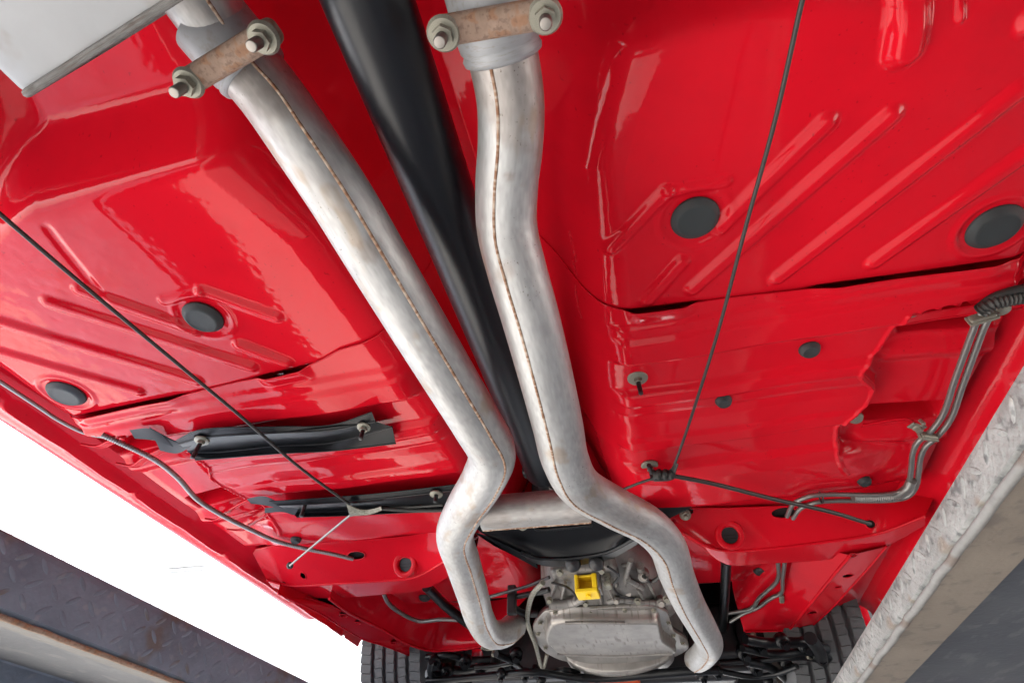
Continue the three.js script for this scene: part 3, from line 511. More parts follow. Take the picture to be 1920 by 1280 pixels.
function collar(c, t, parent) { const o = c.getPointAt(t), d = c.getTangentAt(t); return part('flare_collar', frame(lathe([[0.0318, -0.008], [0.0355, -0.006], [0.0365, -0.002], [0.0345, 0.002], [0.0365, 0.005], [0.0372, 0.014], [0.0372, 0.05], [0.034, 0.052]], 40), o, d.negate(), V(0, 1, 0)), M.muffler, parent); }
const tNear = (c, p) => { let bt = 0, bd = 9; for (let i = 0; i <= 400; i++) { const d = c.getPointAt(i / 400).distanceTo(p); if (d < bd) { bd = d; bt = i / 400; } } return bt; };
collar(curL, tNear(curL, P(470, 130, 0.55)), pipeL); collar(curR, tNear(curR, P(942, 95, 0.522)), pipeR);
{
  const z0 = -0.062, z1 = 0.5, x0 = -0.212, x1 = 0.02, y0 = Y(0.455), y1 = Y(0.575);
  const s = new THREE.Shape(); const r = 0.035; s.moveTo(x0 + r, y0); s.lineTo(x1 - r, y0); s.quadraticCurveTo(x1, y0, x1, y0 + r); s.lineTo(x1, y1 - r); s.quadraticCurveTo(x1, y1, x1 - r, y1); s.lineTo(x0 + r, y1); s.quadraticCurveTo(x0, y1, x0, y1 - r); s.lineTo(x0, y0 + 0.010); s.quadraticCurveTo(x0, y0, x0 + 0.010, y0); s.lineTo(x0 + r, y0);
  const g = new THREE.ExtrudeGeometry(s, { depth: z1 - z0 - 0.01, bevelEnabled: true, bevelSize: 0.003, bevelThickness: 0.005, bevelOffset: -0.003, bevelSegments: 3, curveSegments: 10 }); g.translate(0, 0, z0 + 0.005);
  const turn = q => q.translate(-x0, 0, -z0).rotateY(-0.16).translate(x0, 0, z0);
  const m = part('muffler', turn(boxUV(toCreasedNormals(g, 0.8))), M.muffler, car, 'pale flat-bottomed muffler with a rolled front lip');
  const rim = s.getSpacedPoints(90).map(p => V(p.x + (rnd() - 0.5) * 0.0015, p.y + (rnd() - 0.5) * 0.0015, z0 - 0.001)); rim.pop();
  part('rolled_lip', turn(new THREE.TubeGeometry(new THREE.CatmullRomCurve3(rim, true), 260, 0.0034, 8, true)), M.lip, m);
  part('baffle_plate', turn(box((x0 + x1) / 2, (y0 + y1) / 2, z0 + 0.012, x1 - x0 - 0.02, y1 - y0 - 0.02, 0.004, 0)), M.muffler, m);
  part('muffler', box(0.20, (y0 + y1) / 2, 0.27, 0.22, y1 - y0, 0.62, 0.02), M.muffler, car);
}

// ---------------------------------------------------------------- driveshaft and gearbox
{
  const a = P(668, -60, 0.515), b = P(1018, 880, 0.615); const c = new THREE.LineCurve3(a, b);
  const m = part('driveshaft', tube(c, 0.038, 30, 40), M.shaft, car, 'black tubular driveshaft in the tunnel');
  const d = b.clone().sub(a).normalize();
  part('slip_yoke', [frame(lathe([[0.0, 0], [0.036, 0], [0.036, 0.02], [0.03, 0.035], [0.024, 0.05], [0.024, 0.09], [0.04, 0.1], [0.045, 0.13], [0.045, 0.2], [0, 0.2]], 28), b.clone().addScaledVector(d, -0.01), d, V(0, 1, 0)), frame(new RoundedBoxGeometry(0.085, 0.03, 0.03, 2, 0.006), b.clone().addScaledVector(d, -0.005), d)], M.black, m);
}
const TX = 0.085;
const gear = part('gearbox', (() => {
  const sec = [[-1.02, 0.63, 0.05, 0.05], [-1.18, 0.62, 0.055, 0.055], [-1.26, 0.62, 0.085, 0.08], [-1.34, 0.61, 0.12, 0.095], [-1.42, 0.60, 0.15, 0.105], [-1.52, 0.59, 0.165, 0.105], [-1.72, 0.59, 0.175, 0.11], [-1.80, 0.60, 0.20, 0.15]];
  const lines = sec.map(([z, h, a, b]) => { const l = []; for (let i = 0; i <= 40; i++) { const t = i / 40 * 2 * Math.PI + Math.PI / 2; const n = 0.6; const cx = Math.cos(t), sy = Math.sin(t); l.push(V(TX + a * Math.sign(cx) * Math.abs(cx) ** n, Y(h) + b * Math.sign(sy) * Math.abs(sy) ** n, z)); } return l; });
  return loft(lines, 80, 56);
})(), M.cast, car, 'grey cast gearbox housing with ribs');
{
  const pl = (px, py, h) => { const q = P(px, py, h); return [q.x, q.z]; };
  const outline = roundPoly([[1008, 1156], [1020, 1143], [1041, 1139], [1106, 1138], [1172, 1134], [1224, 1134], [1251, 1145], [1257, 1162], [1264, 1180], [1287, 1195], [1291, 1212], [1274, 1224], [1240, 1236], [1150, 1246], [1058, 1236], [1021, 1219], [1002, 1195], [999, 1173]].map(p => pl(p[0], p[1], 0.487)), 110);
  const bottom = roundPoly([[1032, 1172], [1060, 1168], [1097, 1167], [1176, 1169], [1233, 1170], [1240, 1186], [1246, 1204], [1266, 1219], [1262, 1228], [1150, 1234], [1062, 1231], [1045, 1226], [1022, 1204], [1024, 1185]].map(p => pl(p[0], p[1], 0.452)), 110);
  const pan = part('oil_pan', extrudeXZ(outline, Y(0.482), Y(0.490), 0.002), M.pan, gear, 'stamped silver oil pan with bolted flange');
  const cx = TX, cz = -1.62; const k = (s, dy) => bottom.map(p => V(cx + (p[0] - cx) * s, Y(dy), cz + (p[1] - cz) * s));
  const loop = l => [...l, l[0]];
  part('pan_wall', boxUV(loft([loop(k(1.035, 0.486)), loop(k(1.0, 0.475)), loop(k(0.995, 0.462)), loop(k(0.978, 0.4545))], 160, 18)), M.pan, gear);
  part('pan_dish', boxUV(loft([loop(k(0.978, 0.4545)), loop(k(0.955, 0.4525)), loop(k(0.90, 0.452)), loop(k(0.5, 0.4515)), loop(k(0.02, 0.4515))], 160, 30)), M.pan, gear); 
  part('pan_gasket', extrudeXZ(outline.map(p => [cx + (p[0] - cx) * 0.985, cz + (p[1] - cz) * 0.985]), Y(0.4902), Y(0.497), 0), M.black, gear);
  for (const q of [[1041, 1146], [1107, 1145], [1172, 1142], [1226, 1142], [1013, 1166], [1009, 1187], [1023, 1213], [1254, 1166], [1263, 1190], [1280, 1204]]) part('pan_bolt', frame(hexNut(0.010, 0.005, [0.0072, 0.0012]), P(q[0], q[1], 0.481), V(0, -1, 0)), M.zinc, gear);
  // raised bead across the dish, drain boss
  part('pan_bead', [tube(L([[1045, 1226], [1060, 1227], [1150, 1229], [1262, 1226]], 0.4515), 0.003, 40, 8), tube(L([[1060, 1168], [1097, 1167], [1172, 1168]], 0.453), 0.004, 30, 8)], M.pan, gear);
  // converter cover: a half round plate standing across the car
  const s = new THREE.Shape(); const oc = PZ(1160, 1180, -1.80); const bt = PZ(1152, 1263, -1.80), lf = PZ(1058, 1228, -1.80), rt = PZ(1264, 1226, -1.80);
  const hw = (rt.x - lf.x) / 2, mx = (rt.x + lf.x) / 2; s.moveTo(mx - hw * 1.1, lf.y + 0.12); for (let i = 0; i <= 30; i++) { const t = Math.PI + Math.PI * i / 30; s.lineTo(mx + hw * Math.cos(t), lf.y + (lf.y - bt.y) * Math.sin(t)); } s.lineTo(mx + hw * 1.1, lf.y + 0.12);
  const cg = new THREE.ExtrudeGeometry(s, { depth: 0.05, bevelEnabled: true, bevelSize: 0.008, bevelThickness: 0.012, bevelOffset: -0.008, bevelSegments: 4, curveSegments: 12 }); cg.translate(0, 0, -1.862);
  part('converter_cover', boxUV(toCreasedNormals(cg, 0.9)), M.pan, gear);
}
{ // ribs, bosses, rods on the housing
  const G = (n, g, m = M.cast, l) => part(n, g, m, gear, l);
  const tb = (list, r, h) => tube(L(list, h), r, 24, 10);
  G('cast_rib', tb([[1095, 1117], [1085, 1124], [1070, 1130], [1030, 1132]], 0.012, 0.487)); G('cast_rib', tb([[1140, 1128], [1160, 1124], [1220, 1130], [1262, 1128]], 0.008, 0.493));
  G('cast_rib', tb([[1183, 1050], [1176, 1075], [1172, 1100], [1176, 1120]], 0.006, 0.515)); G('cast_rib', tb([[1178, 1085], [1196, 1096], [1206, 1102]], 0.007, 0.51)); G('cast_rib', tb([[1200, 1060], [1206, 1080], [1210, 1102]], 0.010, 0.53));
  for (const [x, y, r, h] of [[1207, 1078, 0.014, 0.52], [1152, 1093, 0.011, 0.515], [1178, 1108, 0.012, 0.512], [1156, 1124, 0.009, 0.49], [1240, 1128, 0.011, 0.495]]) { const o = P(x, y, h); G('bolt_boss', frame(lathe([[0, 0.012], [r * 0.8, 0.012], [r, 0.009], [r, -0.02], [0, -0.02]], 20), o, V(0, -0.6, 0.8))); G('bolt_head', frame(hexNut(r * 1.1, 0.006), o.clone().add(V(0, -0.007, 0.0096)), V(0, -0.6, 0.8)), M.steel); }
  G('side_lobe', frame(new THREE.SphereGeometry(0.075, 28, 18), P(1225, 1105, 0.56), V(0, 0, 1)));
  for (const [x0, y0, x1, y1, h] of [[1042, 1090, 1030, 1128, 0.503], [1060, 1092, 1052, 1126, 0.500], [1124, 1112, 1128, 1130, 0.497], [1196, 1104, 1210, 1128, 0.505], [1216, 1092, 1232, 1124, 0.515], [1168, 1060, 1186, 1056, 0.53]]) G('cast_rib', tube([P(x0, y0, h), P((x0 + x1) / 2, (y0 + y1) / 2, h - 0.004), P(x1, y1, h - 0.004)], 0.0045, 16, 8));
  for (const [x, y, h] of [[1050, 1072, 0.492], [1128, 1068, 0.492], [1030, 1124, 0.484], [1098, 1130, 0.482], [1196, 1126, 0.487], [1250, 1122, 0.49]]) G('bolt_head', frame(hexNut(0.011, 0.007, [0.0085, 0.002]), P(x, y, h), V(0, -0.8, 0.6)), M.zinc);
  for (const [x, y] of [[1074, 1058], [1118, 1056]]) G('mount_bolt', frame(lathe([[0, 0.012], [0.013, 0.010], [0.017, 0.002], [0.017, -0.01], [0, -0.01]], 20), P(x, y, 0.492), V(0, -0.5, 0.86)), M.black);
  G('wiring', [tb([[1140, 1062], [1160, 1078], [1150, 1100], [1168, 1118], [1200, 1122]], 0.003, 0.496), tb([[1035, 1092], [1062, 1100], [1080, 1120], [1072, 1136]], 0.0028, 0.484)], M.black);
  G('speedometer_cable', tb([[1262, 1060], [1240, 1078], [1222, 1090], [1207, 1080]], 0.005, 0.51), M.cable);
  G('throttle_rod', tb([[1130, 1082], [1142, 1104], [1150, 1122]], 0.0035, 0.49), M.steel);
  const y = P(1101, 1098, 0.485), w = 0.052, hh = 0.046; const YB = (dx, dy, dz, sx, sy, sz) => box(y.x + dx, y.y + dy, y.z + dz, sx, sy, sz, 0.003);
  const yel = G('mount_block', [YB(0, -0.018, 0.0, w, 0.010, 0.05), YB(-w / 2 + 0.004, 0.0, 0, 0.008, 0.04, 0.046), YB(w / 2 - 0.006, 0.0, 0, 0.012, 0.04, 0.046), YB(0, 0.0, -0.02, w - 0.01, 0.036, 0.01), YB(0, 0.018, -0.004, w, 0.006, 0.036)], M.yellow, 'bright yellow hollow block on the gearbox mount');
  part('bolt_head', frame(hexNut(0.012, 0.005), y.clone().add(V(0.002, -0.024, 0.005)), V(0, -1, 0.3)), M.yellow, yel);
  G('mount_clip', box(y.x + w / 2 + 0.004, y.y + 0.004, y.z, 0.007, 0.04, 0.044, 0.002), M.steel); G('mount_clip', box(y.x + w / 2 + 0.022, y.y + 0.008, y.z - 0.005, 0.018, 0.03, 0.03, 0.004), M.zinc);
  G('mount_saddle', box(y.x - 0.005, y.y + 0.042, y.z - 0.01, 0.16, 0.035, 0.06, 0.012), M.cast);
  G('shift_linkage', [tb([[1030, 1082], [990, 1098], [930, 1115], [880, 1128]], 0.004, 0.50)], M.black);
  G('selector_lever', [box(P(960, 1125, 0.49).x, P(960, 1125, 0.49).y, P(960, 1125, 0.49).z, 0.022, 0.07, 0.02, 0.004), tb([[962, 1140], [985, 1150], [1008, 1150]], 0.009, 0.488), tb([[968, 1118], [1000, 1112], [1030, 1105]], 0.007, 0.50)], M.black);
  G('dipstick_tube', tube([...L([[1018, 1092], [1000, 1112], [990, 1145], [990, 1170], [1003, 1205]], 0.478), ...L([[1018, 1252]], 0.475), ...L([[1026, 1225]], 0.486)], 0.0062, 80, 10), M.zinc, 'bent steel pipe beside the oil pan');
}
// black gearbox support
{
  const rear = L([[880, 975], [960, 968], [1060, 965], [1160, 955], [1300, 950]], 0.545), mid = L([[905, 1000], [985, 1015], [1060, 1012], [1150, 1003], [1230, 985]], 0.522), front = L([[978, 1036], [998, 1044], [1020, 1047], [1055, 1047], [1092, 1044], [1128, 1038], [1150, 1031], [1192, 1008]], 0.497), lipL = L([[988, 1048], [1004, 1056], [1024, 1061], [1057, 1062], [1095, 1058], [1130, 1052], [1152, 1045], [1196, 1020]], 0.507), up = lipL.map(p => p.clone().add(V(0, 0.05, -0.01)));
  const m = part('gearbox_support', [loft([rear, mid, front], 80, 40), loft([front, lipL], 60, 6, [], true), loft([lipL, up], 60, 6, [], true), tube(front, 0.0045, 80, 10)], M.blackGloss, car, 'glossy black pressed gearbox support under the cross tube');
  part('wing', [loft([L([[889, 998], [930, 1008], [990, 1020]], 0.53), L([[924, 1022], [960, 1040], [1008, 1066]], 0.515)], 30, 10), loft([L([[924, 1022], [960, 1040], [1008, 1066]], 0.515), L([[924, 1022], [960, 1040], [1008, 1066]], 0.515).map(p => p.clone().add(V(0, 0.05, -0.01)))], 30, 4)], M.blackGloss, m);
  part('raised_bead', tube(L([[1000, 985], [1008, 992], [1050, 990], [1110, 984]], 0.530), 0.004, 40, 8), M.blackGloss, m);
  const arm = extrudeXZ(roundPoly([[1180, 944], [1285, 946], [1299, 955], [1299, 970], [1285, 979], [1230, 982], [1170, 980]].map(p => { const q = faceAt(Math.max(1210, p[0]), p[1]); return [q.x + (p[0] < 1210 ? -0.06 : 0), q.z]; }), 40), 0, 0.006, 0.001);
  { // lay the arm on the sloping face of the crossmember
    const p = arm.attributes.position; for (let i = 0; i < p.count; i++) { const t = clamp((p.getZ(i) + 1.19) / -0.09); p.setY(i, Y(lerp(0.594, 0.528, t)) - p.getY(i) * 1.0 - 0.004); } arm.computeVertexNormals(); }
  part('mounting_arm', arm, M.blackGloss, m);
  const bp = faceAt(1285, 965, 0.010); part('mounting_bolt', [frame(hexNut(0.016, 0.009, [0.0125, 0.003]), bp, faceN), frame(stud(0.005, 0.012), bp.clone().addScaledVector(faceN, 0.011), faceN)], M.zinc, m);
  part('mounting_bolt', [frame(hexNut(0.013, 0.008, [0.011, 0.003]), P(980, 985, 0.525), V(0, -0.7, 0.7))], M.zinc, m);
}

// ---------------------------------------------------------------- seat brackets, cables, lines
function channel(name, A, B, label) {                     // black pressed channel: rear flange, web, front flange traced as three lines
  const m = part(name, [loft([A[0], A[1], A[2], A[3]], 90, 30, [], true), loft([B[0], B[1]], 60, 8, [], true), tube(A[0], 0.0015, 60, 6), tube(A[3], 0.0015, 60, 6), tube(A[1], 0.002, 60, 6), tube(A[2], 0.002, 60, 6)], M.blackGloss, car, label); return m;
}
{
  const l = (pts, h) => L(pts, h - 0.012);
  const m = channel('seat_bracket', [
    l([[330, 826], [375, 806], [520, 800], [620, 797], [697, 773]], 0.556),
    l([[335, 832], [385, 820], [520, 811], [620, 806], [704, 790]], 0.552),
    l([[352, 846], [400, 848], [520, 836], [620, 830], [735, 800]], 0.570),
    l([[366, 862], [410, 859], [520, 850], [620, 845], [742, 831]], 0.556)],
    [l([[362, 818], [500, 812], [702, 792]], 0.552), l([[355, 835], [500, 830], [735, 800]], 0.578)], 'black pressed bracket with two studs, next to the long thin cable');
  const cap = part('end_tab', [loft([l([[242, 806], [278, 803], [300, 812]], 0.565), l([[252, 822], [290, 826], [325, 838]], 0.56)], 20, 8), loft([l([[278, 800], [300, 812], [330, 828]], 0.566), l([[300, 845], [330, 850], [365, 832]], 0.558)], 20, 8)], M.blackGloss, m);
  for (const [x, y, r, t] of [[378, 825, 0.0125, 0.03], [682, 800, 0.0115, 0.018]]) { const o = P(x, y, 0.538); part('washer', frame(lathe([[0, 0.0025], [r, 0.0025], [r, -0.002], [0, -0.002]], 24), o, V(0, -1, 0)), M.zinc, m); part('nut', frame(hexNut(0.012, 0.006), o.clone().add(V(0, -0.0025, 0)), V(0, -1, 0)), M.zinc, m); part('threaded_stud', frame(stud(0.004, t), o.clone().add(V(0, -0.008, 0)), V(0, -1, 0.04)), M.black, m); }
}
{
  const l = (pts, h) => L(pts, h - 0.012);
  const m = channel('seat_bracket', [
    l([[505, 940], [600, 934], [720, 924], [860, 908]], 0.556),
    l([[520, 947], [610, 943], [725, 933], [860, 918]], 0.551),
    l([[545, 960], [620, 959], [730, 953], [860, 946]], 0.568),
    l([[556, 969], [630, 967], [735, 962], [860, 957]], 0.556)],
    [l([[520, 946], [640, 942], [858, 920]], 0.551), l([[530, 955], [640, 955], [858, 940]], 0.577)], 'black pressed bracket behind the cable guide');
  part('end_tab', [loft([l([[462, 935], [495, 930], [520, 940]], 0.562), l([[470, 944], [500, 948], [540, 958]], 0.558)], 20, 8), loft([l([[496, 952], [530, 950], [560, 952]], 0.56), l([[496, 962], [530, 960], [552, 966]], 0.556)], 20, 8)], M.blackGloss, m);
  const o = P(572, 945, 0.541); part('threaded_stud', frame(stud(0.0045, 0.028), o, V(0, -1, 0)), M.black, m);
  const o2 = P(818, 926, 0.537); part('washer', frame(lathe([[0, 0.0025], [0.013, 0.0025], [0.013, -0.002], [0, -0.002]], 24), o2, V(0, -1, 0)), M.zinc, m); part('threaded_stud', frame(stud(0.0045, 0.016), o2.clone().add(V(0, -0.003, 0)), V(0, -1, 0)), M.black, m);
}
// red support tabs by the sill
function tab(list, h0, h1, w) { const a = list.map((p, i) => P(p[0], p[1], lerp(h0, h1, i / (list.length - 1)))), b = a.map(p => p.clone().add(V(0.001, 0.004, -w))); return part('support_tab', [loft([a, b], 30, 8, [], true), tube(a, 0.0022, 30, 8), tube(b, 0.0016, 30, 6)], M.red, car); }
tab([[150, 832], [178, 836], [205, 826], [222, 820]], 0.566, 0.582, 0.012); tab([[216, 868], [245, 872], [268, 858], [300, 842]], 0.564, 0.582, 0.014);
tab([[383, 972], [402, 974], [425, 958], [462, 938], [478, 934]], 0.562, 0.575, 0.009); tab([[425, 992], [448, 993], [470, 980], [498, 962]], 0.560, 0.575, 0.011);
tab([[1700, 592], [1760, 582], [1840, 571], [1930, 560]], 0.577, 0.577, 0.022); tab([[1618, 797], [1660, 789], [1700, 785], [1722, 797]], 0.577, 0.572, 0.012);
for (const [x, y] of [[1710, 582], [1606, 784]]) part('rubber_plug', frame(lathe([[0, 0.004], [0.010, 0.003], [0.013, -0.002], [0, -0.003]], 20), P(x, y, 0.582), V(0, -1, 0.3)), M.zinc, frontPan);
const cab = (name, list, h, r, mat, label, seg = 60) => part(name, tube(L(list, h), r, seg, 8), mat, car, label);
{
  const c1 = cab('parking_brake_cable', [[-60, 350], [0, 402], [120, 505], [300, 655], [460, 788], [560, 875], [655, 945]], 0.525, 0.0027, M.cable, 'thin straight cable crossing in front of the floor panel to the pale guide');
  const gd = part('cable_guide', (() => { const a = L([[648, 940], [663, 950], [682, 955], [700, 953], [714, 949]], 0.525), b = L([[655, 966], [668, 966], [686, 966], [702, 962], [716, 957]], 0.520), c = L([[658, 968], [672, 962], [690, 958], [704, 956], [716, 954]], 0.540); return [loft([c, a, b], 24, 16), loft([a, b, c], 24, 10)]; })(), M.zinc, car, 'pale folded sheet guide where the cables meet');
  cab('parking_brake_cable', [[712, 953], [760, 956], [800, 957], [860, 955]], 0.527, 0.0040, M.cable); cab('parking_brake_cable', [[712, 951], [760, 951], [830, 946]], 0.532, 0.0030, M.cable);
  cab('adjuster_rod', [[657, 965], [600, 1012], [543, 1060]], 0.535, 0.0026, M.line, 'short pale rod from the guide to the crossmember');
  part('grommet', frame(lathe([[0.004, 0.004], [0.008, 0.003], [0.009, -0.002], [0, -0.002]], 18), P(543, 1060, 0.548), faceN), M.rubber, cross);
  const c2 = cab('parking_brake_cable', [[1520, -60], [1503, 8], [1455, 220], [1400, 420], [1350, 610], [1310, 740], [1280, 830], [1266, 868]], 0.515, 0.0024, M.cable, 'thin straight cable running down to the dark equaliser bracket');
  cab('adjuster_rod', [[1262, 892], [1330, 905], [1450, 935], [1560, 960], [1632, 982]], 0.53, 0.0042, M.cable, 'dark threaded rod from the equaliser to the crossmember');
  cab('parking_brake_cable', [[1170, 917], [1200, 905], [1228, 896]], 0.525, 0.0026, M.cable);
  const eqA = L([[1222, 880], [1240, 884], [1256, 880], [1266, 862]], 0.53), eqB = L([[1226, 902], [1244, 902], [1258, 900], [1272, 872]], 0.522), eqC = L([[1230, 898], [1248, 896], [1262, 892], [1272, 868]], 0.545);
  const e = part('cable_equaliser', [loft([eqA, eqB, eqC], 30, 24), ...[0, 1, 2].map(i => frame(lathe([[0, 0.01], [0.009, 0.009], [0.010, 0.004], [0.007, 0], [0.010, -0.004], [0, -0.006]], 18), P(1230 + i * 12, 889, 0.526), V(1, -0.2, 0.1), V(0, 1, 0)))], M.cable, car, 'dark folded bracket joining three cables');
  part('threaded_stud', tube(L([[1217, 872], [1222, 886]], 0.545), 0.0045, 8, 10), M.black, e);
}
// corrugated conduit by the left sill
function ribbed(pts, r, pitch, amp) { const c = curveOf(pts), len = c.getLength(), n = Math.round(len / pitch) * 6; return tube(c, t => r + amp * Math.sin(t * len / pitch * 2 * Math.PI), n, 10); }
part('brake_line', tube(L([[-40, 690], [40, 742], [75, 765], [110, 788], [160, 812], [205, 820]], 0.575), 0.0035, 50, 8), M.line, car);
part('brake_line', ribbed(L([[190, 815], [220, 828], [290, 862], [330, 893], [372, 938], [420, 968], [470, 993], [520, 1015], [580, 1030], [630, 1040], [662, 1048]], 0.56), 0.0048, 0.0042, 0.0006), M.line, car, 'coil-wrapped line running along the sill into the crossmember');
// twin lines on the right
{
  const path = [[1850, 578], [1838, 592], [1812, 655], [1790, 715], [1767, 780], [1742, 812], [1722, 828], [1712, 850], [1709, 880], [1704, 905], [1690, 921], [1660, 927], [1560, 927], [1520, 930], [1490, 943], [1476, 968]];
  const off = [[1868, 583], [1854, 598], [1828, 662], [1806, 722], [1782, 788], [1756, 820], [1737, 836], [1727, 858], [1723, 888], [1717, 915], [1700, 932], [1668, 938], [1560, 939], [1530, 942], [1503, 952], [1487, 972]];
  const m1 = part('fuel_line', tube(L(path, 0.556), 0.0046, 160, 10), M.line, car, 'steel line of the pair bent along the floor edge'); const m2 = part('fuel_line', tube(L(off, 0.556), 0.0046, 160, 10), M.line, car, 'steel line of the pair bent along the floor edge');
  part('coil_guard', ribbed(L([[1600, 933], [1640, 933], [1680, 929], [1700, 918], [1711, 900]], 0.5545), 0.0085, 0.0035, 0.0006), M.line, m1);
  part('conduit', ribbed(L([[1838, 585], [1856, 572], [1880, 564], [1925, 556], [1970, 552]], 0.550), 0.0085, 0.0048, 0.0012), M.cable, m1, 'corrugated flexible conduit'); part('upper_line', tube(L([[1835, 580], [1862, 560], [1900, 546], [1960, 535]], 0.556), 0.0065, 30, 10), M.cable, m1);
  const clip = (x, y, d, h = 0.553) => { const o = P(x, y, h); part('line_clip', [frame(new RoundedBoxGeometry(0.030, 0.012, 0.013, 2, 0.003), o, V(0, -1, 0), d), frame(new RoundedBoxGeometry(0.034, 0.004, 0.016, 2, 0.001), o, V(0, -1, 0), d)], M.zinc, m1); };
  clip(1842, 596, V(1, 0, 0.25)); clip(1740, 818, V(0.8, 0, -0.4));
  const bo = P(1720, 800, 0.557); part('clip_bracket', [frame(new RoundedBoxGeometry(0.03, 0.014, 0.003, 2, 0.001), bo, V(0, -1, 0), V(1, 0, -0.7)), frame(hexNut(0.010, 0.006, [0.008, 0.002]), bo.clone().add(V(0, -0.002, 0)), V(0, -1, 0)), frame(stud(0.0032, 0.012), P(1726, 788, 0.56), V(0, -1, 0.4))], M.zinc, m1);
  part('clip_bracket', frame(lathe([[0, 0.004], [0.009, 0.003], [0.011, -0.002], [0, -0.003]], 20), P(1880, 580, 0.557), V(0, -1, 0)), M.zinc, m1);
  part('cable_tie', frame(new THREE.TorusGeometry(0.0105, 0.0016, 8, 20), P(1540, 933, 0.556), V(1, 0, 0), V(0, 1, 0)), M.black, m1);
}
// lines ahead of the crossmember
part('brake_line', tube(L([[1459, 1052], [1460, 1080], [1455, 1092], [1425, 1120], [1405, 1142], [1360, 1150]], 0.56), 0.0052, 60, 8), M.line, car); part('brake_line', tube(L([[1472, 1052], [1468, 1085], [1464, 1112], [1445, 1122], [1420, 1140], [1395, 1150], [1370, 1165]], 0.556), 0.0052, 60, 8), M.line, car);
part('line_clip', [frame(new RoundedBoxGeometry(0.012, 0.03, 0.01, 2, 0.003), P(1466, 1122, 0.55), V(0, -1, 0.3))], M.zinc, car);
part('brake_line', tube(L([[719, 1112], [728, 1130], [745, 1145], [786, 1164], [830, 1161], [872, 1163]], 0.55), 0.006, 60, 8), M.line, car);
part('torsion_bar', tube(L([[800, 1100], [835, 1135], [890, 1178], [940, 1210]], 0.545), 0.0135, 30, 14), M.blackGloss, car, 'black torsion bar running forward behind the exhaust pipe');
part('torsion_bar', tube(L([[1362, 1050], [1360, 1100], [1356, 1170], [1350, 1230]], 0.56), 0.0125, 30, 14), M.blackGloss, car, 'black torsion bar running forward beside the brake lines');

// ---------------------------------------------------------------- wheels, suspension, body
function wheel(s, z) {
  const rr = 0.335, w = 0.235, cx = s * 0.67, cy = Y(0.2925 + rr - 0.004); const prof = [];
  const half = [[0.19, w / 2 - 0.03], [0.205, w / 2 - 0.008], [0.25, w / 2], [0.30, w / 2 - 0.004], [0.322, w / 2 - 0.007], [0.3345, w / 2 - 0.013]];
  half.forEach(p => prof.push(p)); const g0 = [-0.062, -0.021, 0.021, 0.062].reverse(); let x = w / 2 - 0.024;
  for (const g of g0) { prof.push([rr - 0.001, g + 0.006], [rr - 0.010, g + 0.004], [rr - 0.010, g - 0.004], [rr - 0.001, g - 0.006]); }
  [...half].reverse().forEach(p => prof.push([p[0], -p[1]]));
  const geo = new THREE.LatheGeometry(prof.map(p => new THREE.Vector2(p[0], p[1])), 96).rotateZ(Math.PI / 2).translate(cx, cy, z);
  const t = part(z < 0 ? 'front_tyre' : 'rear_tyre', toCreasedNormals(geo, 0.6), M.tyre, car, s < 0 && z < 0 ? 'ribbed black tyre next to the white building' : undefined);
  const blocks = []; // tread blocks between the grooves, cut by sipes
  const bands = [[-0.106, -0.069], [-0.055, -0.028], [-0.014, 0.014], [0.028, 0.055], [0.069, 0.106]];
  bands.forEach((b, bi) => { const n = 78; for (let k = 0; k < n; k++) { const a = (k + (bi % 2) * 0.5) / n * 2 * Math.PI, wd = b[1] - b[0]; const q = new RoundedBoxGeometry(wd, 0.006, 2 * Math.PI * rr / n - 0.0022, 1, 0.0008); q.rotateY((bi % 2 ? 1 : -1) * 0.12); q.translate((b[0] + b[1]) / 2, rr, 0); q.rotateX(a); q.translate(cx, cy, z); blocks.push(q); } });
  part('tread_block', blocks, M.tyre, t).userData.kind = 'stuff';
  part('rim', new THREE.LatheGeometry([[0, 0.02], [0.06, 0.03], [0.15, 0.01], [0.175, 0.04], [0.19, 0.095], [0.198, 0.10], [0.19, 0.06], [0.185, -0.09], [0.198, -0.10]].map(p => new THREE.Vector2(p[0], p[1])), 48).rotateZ(s > 0 ? -Math.PI / 2 : Math.PI / 2).translate(cx, cy, z), M.steel, t);
  return t;
}
wheel(-1, -2.15); wheel(1, -2.15); wheel(-1, 1.55); wheel(1, 1.55);
{
  const ax = part('rear_axle', [tube([V(-0.60, Y(0.62), 1.55), V(0, Y(0.62), 1.55), V(0.60, Y(0.62), 1.55)], 0.04, 20, 16), frame(new THREE.SphereGeometry(0.14, 24, 16), V(0.06, Y(0.60), 1.53), V(0, 0, 1))], M.black, car);
  part('fuel_tank', box(0, Y(0.60), 2.15, 0.95, 0.22, 0.6, 0.04), M.black, car);
}
